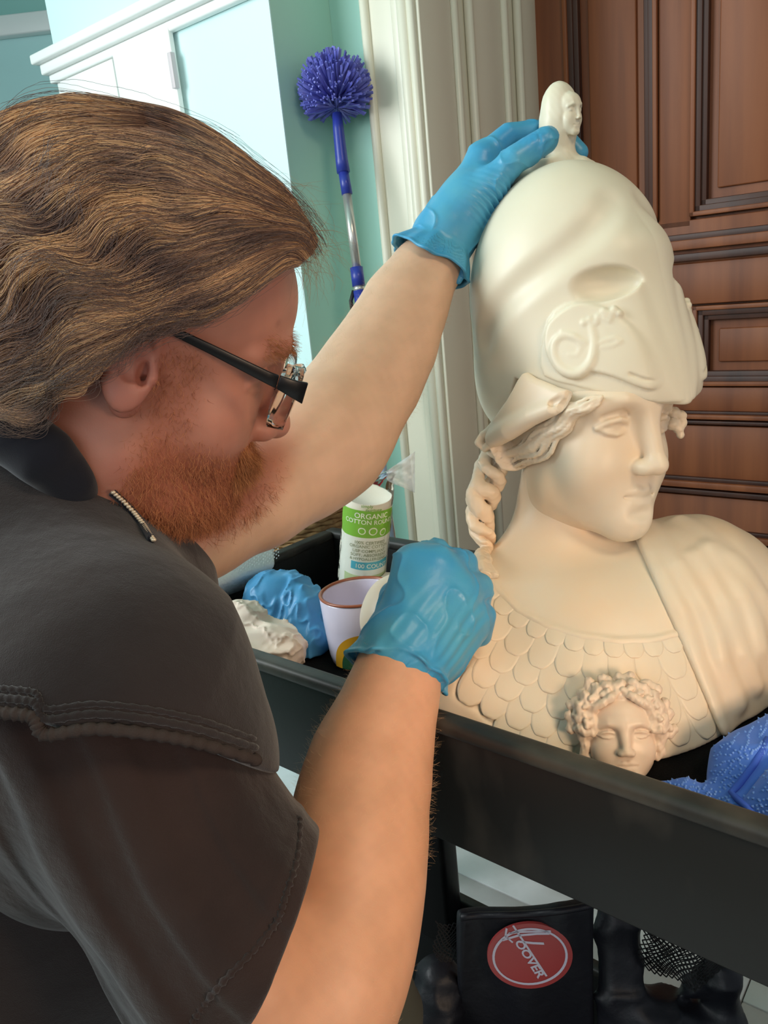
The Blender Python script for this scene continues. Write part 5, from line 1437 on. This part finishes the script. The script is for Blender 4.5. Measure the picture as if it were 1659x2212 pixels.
# far side: mirror the upper guides
rng = np.random.RandomState(21)
dark = np.array(s2l(98, 76, 70)); mid = np.array(s2l(168, 128, 104)); gold = np.array(s2l(236, 188, 138)); grey = np.array(s2l(160, 150, 142))
def strands(N, GL_, g0, g1, layer=(0, 12), noise=1.0, seed=1, rad=.00017, name='hair', clump=90):
    rng = np.random.RandomState(seed)
    # clumps give shared waves
    cg = rng.uniform(g0, g1, clump); cph = rng.uniform(0, 6.28, (clump, 3)); ctone = rng.beta(1.6, 2.0, clump); cw = rng.uniform(.25, .5, clump)
    ci = rng.randint(0, clump, N)
    ga = np.clip(cg[ci]+rng.normal(0, .13, N), g0, g1-.001)
    gi = ga.astype(int); fr = (ga-gi)[:, None, None]
    base = GL_[gi]*(1-fr)+GL_[np.minimum(gi+1, len(GL_)-1)]*fr           # local mm
    t = np.linspace(0, 1, NP)
    s0 = rng.uniform(0, .30, N)*(rng.rand(N) < .55); s1 = 1-rng.uniform(0, .25, N)*(rng.rand(N) < .3)
    tt = s0[:, None]+(s1-s0)[:, None]*t[None]
    ix = tt*(NP-1); i0 = np.clip(ix.astype(int), 0, NP-2); fx = (ix-i0)[..., None]
    b = np.take_along_axis(base, i0[..., None].repeat(3, 2), 1)*(1-fx)+np.take_along_axis(base, (i0+1)[..., None].repeat(3, 2), 1)*fx
    # shift by layers towards the skull and add waves
    tang = np.gradient(b, axis=1); tang /= np.linalg.norm(tang, axis=2, keepdims=True)+1e-9
    nrmv = grad(hull_local, b.reshape(-1, 3).astype(f32), 1.0).reshape(b.shape)
    side = np.cross(tang, nrmv)
    lay = rng.uniform(*layer, N)[:, None, None]
    ph = cph[ci]
    phs = (ga*1.3+1.0*np.sin(ga*1.4+.6))[:, None]+.7*np.sin(ph[:, :1])+1.6*np.sin(tt*5+ga[:, None]*.9)
    wave = np.sin(tt*17+phs)*2.3*np.clip((tt-.22)*2.2, 0, 1)+.5*np.sin(tt*47+ph[:, 1:2])
    amp = np.clip(tt*2.2, .15, 1)
    spread = rng.normal(0, 1.3, N)[:, None]*np.clip(tt*3, .3, 1)
    b = b-nrmv*lay+side*((wave*1.7*amp+spread)*noise)[..., None]+nrmv*((np.sin(tt*17+phs+1.2)*2.6*np.clip((tt-.2)*2.2, 0, 1)+np.sin(ph[:, 2:3])*1.6*amp+rng.normal(0, .35, N)[:, None])*noise)[..., None]
    fz = rng.normal(0, 1, (N, 3)); b = b+np.cumsum(rng.normal(0, .10*noise, b.shape), 1)
    W_ = MH.o+(b.reshape(-1, 3)*.001)@MH.R.T
    W_ = W_.reshape(N, NP, 3)
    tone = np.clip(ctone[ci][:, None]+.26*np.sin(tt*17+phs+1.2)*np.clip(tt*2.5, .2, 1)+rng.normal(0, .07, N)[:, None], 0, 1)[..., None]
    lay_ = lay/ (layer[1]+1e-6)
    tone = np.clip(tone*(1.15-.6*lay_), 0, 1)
    c = np.where(tone < .5, dark+(mid-dark)*(tone*2), mid+(gold-mid)*((tone-.5)*2))
    gx = np.clip((ga-5.5)/3, 0, 1)[:, None, None]*np.clip((tt[..., None]-.45)*2.5, 0, 1)*.5
    c = c*(1-gx)+grey*gx*(.35+.65*tone)
    r = rad*np.minimum(1, (1-t)*10+.15)
    return W_, c, np.broadcast_to(r, (N, NP))
a1 = strands(19000, GL, 0, 9, (0, 11), .9, 1, rad=.00015, clump=170)
GLm = GL[:6].copy(); GLm[..., 0] *= -1
# crown strip between the two sides
GC = np.stack([GL[0]*(1-k)+GLm[0]*k for k in (0, .33, .66, 1)])
a2 = strands(2600, GC, 0, 3, (0, 9), .8, 2, clump=30)
a3 = strands(4200, GLm, 0, 5, (0, 10), 1.0, 3, clump=50)
a4 = strands(220, GL, 0, 9, (-9, -1), 2.6, 4, .00010, clump=300)
def onhull(l):
    q = np.array(l, f32)
    for _ in range(6): q = q-grad(hull_local, q, 1.0)*hull_local(q)[:, None]
    return resample([tuple(map(float, r)) for r in q], NP)
GB = np.stack([onhull([(k*30, 10, 130), (k*34, -60, 118), (k*36, -110, 60), (k*36, -125, 0), (k*34, -122, -55), (k*30, -110, -100)]) for k in (-3, -2, -1, 0, 1, 2, 3)])
a5 = strands(5200, GB, 0, 6, (0, 10), 1.0, 6, rad=.00022, clump=60)
GS = np.stack([onhull([(-60-k*6, 60-k*12, 60-k*16), (-80-k*4, 10-k*8, 40-k*22), (-84, -50, 20-k*25), (-70, -95, 0-k*28)]) for k in (0, 1, 2, 3)])
a6 = strands(2600, GS, 0, 3, (0, 9), 1.0, 7, rad=.00024, clump=40)
a1 = tuple(np.concatenate([a1[i], a5[i], a6[i]]) for i in range(3))
pts = np.concatenate([a1[0], a2[0], a3[0], a4[0]]); cols = np.concatenate([a1[1], a2[1], a3[1], a4[1]]); rad = np.concatenate([a1[2], a2[2], a3[2], a4[2]])
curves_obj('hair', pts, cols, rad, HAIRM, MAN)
# front fringe flyaways
N = 160; rg = np.random.RandomState(8); base = np.array([MH.loc(near_pt(x, y)[None].astype(f32))[0] for x, y in ((600, 420), (640, 455), (676, 505), (670, 540), (650, 560))])
fp = []
for i in range(N):
    b0 = base[rg.randint(5)]+rg.normal(0, 5, 3); v0 = nrm(np.array([rg.normal(0, .5), 1, rg.normal(0, .6)])); p_ = b0-v0*6; l = []
    for k in range(14): l.append(p_); v0 = nrm(v0+rg.normal(0, .12, 3)+np.array([0, -.04, -.10])); p_ = p_+v0*rg.uniform(1.5, 3.6)
    fp.append(l)
fp = np.array(fp); W_ = (MH.o+(fp.reshape(-1, 3)*.001)@MH.R.T).reshape(fp.shape)
curves_obj('loose_hairs', W_, np.tile(np.array(s2l(165, 120, 75)), (N, 1)), .00008*np.linspace(1, .4, 14), HAIRM, MAN)
# scalp underneath the strands
_g8 = GL[8]; _oo = np.argsort(_g8[:, 1]); _hy = _g8[_oo, 1]; _hz = np.minimum.accumulate(_g8[_oo, 2][::-1])[::-1]; _hz = _g8[_oo, 2]
def cap_sdf(p):
    q = MH.loc(p); d = hull_local(q)+10
    zl = np.interp(q[:, 1], _hy, _hz).astype(f32)
    d = smax(d, (zl+9-q[:, 2])*.8, 5)
    d = smax(d, -ell(q, (84, 2, -8), (26, 24, 34)), 6)
    return d*f32(.001)
v, F = sdf_mesh(cap_sdf, MH.o-np.array([.16, .14, .16]), MH.o+np.array([.14, .14, .17]), .0028, 1)
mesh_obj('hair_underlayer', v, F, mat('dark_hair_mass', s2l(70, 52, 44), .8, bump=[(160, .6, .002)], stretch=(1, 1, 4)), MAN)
# ---- beard ----
me = bo.data; nv = len(me.vertices)
vv_ = np.zeros(nv*3, f32); me.vertices.foreach_get('co', vv_); vv_ = vv_.reshape(-1, 3)
nn_ = np.zeros(nv*3, f32); me.vertices.foreach_get('normal', nn_); nn_ = nn_.reshape(-1, 3)
ql = MH.loc(vv_); qn = nn_@MH.R.astype(f32)
bwv = beard_w(ql)*(np.sqrt((ql**2).sum(1)) < 175)
facing = ((vv_-C0.astype(f32))*nn_).sum(1) < .15
def pick(w, n, seed):
    r = np.random.RandomState(seed); w = w/w.sum(); return r.choice(len(w), n, p=w), r
def tufts(w, n, seed, L, flow, curl, K, colA, colB, rad, name, m=BEARDM):
    idx, r = pick(w, n, seed); p0 = ql[idx]+r.normal(0, .5, (n, 3)); nn = qn[idx]
    fl = flow(ql[idx]); v = nn*.35+fl*.9+r.normal(0, .22, (n, 3)); v /= np.linalg.norm(v, axis=1, keepdims=True)
    ln = L(ql[idx])*r.uniform(.6, 1.25, n)/K; out = []; p = p0-nn*1.0; ax = np.cross(v, nn); sg = r.choice([-1, 1], n)*r.uniform(.3, 1, n)*curl
    for k in range(K):
        out.append(p); p = p+v*ln[:, None]; v = v+ax*sg[:, None]*.25+r.normal(0, .10*curl, (n, 3)); v /= np.linalg.norm(v, axis=1, keepdims=True)
        ax = ax*.9+r.normal(0, .3, (n, 3))
    out = np.stack(out, 1); W_ = (MH.o+(out.reshape(-1, 3)*.001)@MH.R.T).reshape(out.shape)
    t = r.rand(n, 1); c = np.array(colA)*(1-t)+np.array(colB)*t
    return curves_obj(name, W_, c, rad*np.linspace(1, .35, K), m, MAN)
def flow_b(q):
    f = np.zeros_like(q); f[:, 2] = -1; f[:, 1] = .25; return f/np.linalg.norm(f, axis=1, keepdims=True)
tufts(bwv*facing, 14000, 31, lambda q: 7+8*sstep(-q[:, 2], 60, 120), flow_b, 1.0, 9, s2l(132, 66, 40), s2l(214, 144, 94), .00011, 'beard')
mw = sstep(ql[:, 1], 78, 86)*sstep(-ql[:, 2], 54, 60)*sstep(ql[:, 2], -86, -80)*(np.abs(ql[:, 0]) < 42)
def flow_m(q):
    f = np.zeros_like(q); f[:, 0] = np.sign(q[:, 0])*.55; f[:, 2] = -1; f[:, 1] = .35; return f/np.linalg.norm(f, axis=1, keepdims=True)
tufts(mw, 2600, 32, lambda q: 17+0*q[:, 0], flow_m, .45, 10, s2l(140, 78, 42), s2l(205, 142, 88), .00013, 'moustache')
ew = sstep(ql[:, 1], 70, 78)*sstep(ql[:, 2], 14, 19)*sstep(ql[:, 2], 34, 28)*(np.abs(ql[:, 0]) > 8)*(np.abs(ql[:, 0]) < 54)
def flow_e(q):
    f = np.zeros_like(q); f[:, 0] = np.sign(q[:, 0])*.8; f[:, 2] = -.1; f[:, 1] = .5; return f/np.linalg.norm(f, axis=1, keepdims=True)
tufts(ew, 900, 33, lambda q: 9+0*q[:, 0], flow_e, .4, 7, s2l(150, 98, 62), s2l(196, 142, 96), .00011, 'eyebrow')
# fine arm hair
def armhair(w, n, seed, axis, L, col, name):
    idx, r = pick(w, n, seed); p = vv_[idx].astype(float); nn = nn_[idx]; K = 6
    v = nn*.55+axis*.9+r.normal(0, .25, (n, 3)); v /= np.linalg.norm(v, axis=1, keepdims=True); out = []
    ln = r.uniform(.5, 1.2, n)*L/K
    for k in range(K): out.append(p); p = p+v*ln[:, None]; v = v+r.normal(0, .12, (n, 3)); v /= np.linalg.norm(v, axis=1, keepdims=True)
    curves_obj(name, np.stack(out, 1), np.tile(np.array(col), (n, 1)), .00003*np.linspace(1, .4, K), BEARDM, MAN)
dR = chain(vv_, RA[1:], RAr[1:]); wR = (np.abs(dR) < .006)*1.0
armhair(wR, 2600, 41, nrm(RA[1]-RA[6])*.4-CU*.3, .009, s2l(232, 190, 146), 'forearm_hair')
dL = chain(vv_, LA, LAr); wL = (np.abs(dL) < .006)*1.0
armhair(wL, 2200, 42, nrm(LA[1]-LA[6])*.4-CU*.3, .008, s2l(196, 160, 124), 'forearm_hair')
# ---- glasses ----
BLACKP = mat('black_acetate', s2l(16, 15, 17), .3); CLEARP = mat('clear_acetate', (.93, .92, .9), .05, trans=1.0, ior=1.12)
LENS = mat('spectacle_lens', (1, 1, 1), .0, trans=1.0, ior=1.06)
GL_ = empty('eyeglasses', MH.w(0, 100, -8), 'black-armed spectacles with clear front rims worn on the bending man\'s nose', 'glasses')
def bar(name, pts, hh, th, m, parent):       # flat bar: local points, half heights (z), thickness (x)
    mb = MB(); v = []; f = []
    for (x, y, z), h_ in zip(pts, hh):
        for dx, dz in ((-th, -h_), (th, -h_), (th, h_), (-th, h_)): v.append(MH.w(x+dx, y, z+dz))
    n = len(pts)
    for i in range(n-1):
        for k in range(4): f.append((i*4+k, i*4+(k+1) % 4, (i+1)*4+(k+1) % 4, (i+1)*4+k))
    f += [(3, 2, 1, 0), tuple((n-1)*4+k for k in range(4))]
    mb.add(v, f); return mb.obj(name, m, parent, bevel=.0006)
for s_ in (1, -1):
    tp = bar('temple', [(s_*79, -14, 14), (s_*79, -4, 24), (s_*79, 6, 26), (s_*77, 40, 19), (s_*72, 80, 9.5), (s_*70, 87, 8)], [1.6, 2.2, 2.6, 3.2, 4.2, 4.5], 1.2, BLACKP, GL_)
    bar('hinge_block', [(s_*70, 87.6, 8), (s_*68, 100, 5.5), (s_*65, 108, 4)], [4.6, 6.2, 7.6], 1.6, BLACKP, GL_)
    def oval(cx, cz, rx, rz, n=40, e=3.2):
        out = []
        for k in range(n):
            w = 2*math.pi*k/n; c, s = math.cos(w), math.sin(w)
            out.append((cx+rx*math.copysign(abs(c)**(2/e), c), cz+rz*math.copysign(abs(s)**(2/e), s)))
        return out
    def yl(x, z): return 112-((abs(x))/68)**2*9+(-z)*-.10
    ring = oval(s_*37, -9, 27, 19)
    mb = MB(); nr_ = len(ring); rv = []; rf = []
    for i, (x, z) in enumerate(ring):
        cx_, cz_ = s_*37, -9; ox, oz = (x-cx_)*1.09+cx_, (z-cz_)*1.12+cz_
        for (xx, zz2, yy) in ((x, z, -12), (ox, oz, -11), (ox, oz, .5), (x, z, 1)): rv.append(MH.w(xx, yl(x, z)-2+yy, zz2))
    for i in range(nr_):
        for k in range(4): rf.append((i*4+k, i*4+(k+1) % 4, ((i+1) % nr_)*4+(k+1) % 4, ((i+1) % nr_)*4+k))
    mb.add(rv, rf); mb.obj('rim', CLEARP, GL_, smooth=True)
    v = []; f = []; n = len(ring)
    for dy in (-.8, .8):
        for k in range(0, 5):
            for x, z in ring:
                xx = s_*37+(x-s_*37)*k/4; zz_ = -9+(z+9)*k/4; v.append(MH.w(xx, yl(xx, zz_)-2+dy+(1.2*(1-(k/4)**2)), zz_))
    for sd in range(2):
        o_ = sd*5*n
        for k in range(4):
            for i in range(n):
                q_ = (o_+k*n+i, o_+k*n+(i+1) % n, o_+(k+1)*n+(i+1) % n, o_+(k+1)*n+i); f.append(q_ if sd else q_[::-1])
    for i in range(n): f.append((4*n+i, 4*n+(i+1) % n, 9*n+(i+1) % n, 9*n+i))
    mb = MB(); mb.add(v, f); mb.obj('lens', LENS, GL_, smooth=True)
    mb = MB(); mb.tube([MH.w(s_*11, 110, -2), MH.w(s_*10, 103, -8), MH.w(s_*11, 97, -14)], [.0016, .0026, .0018], 8); mb.obj('nose_pad', CLEARP, GL_, smooth=True)
mb = MB(); mb.tube([MH.w(-12, 111, 3), MH.w(-5, 114, 6), MH.w(5, 114, 6), MH.w(12, 111, 3)], .0024, 8); mb.obj('bridge', CLEARP, GL_, smooth=True)
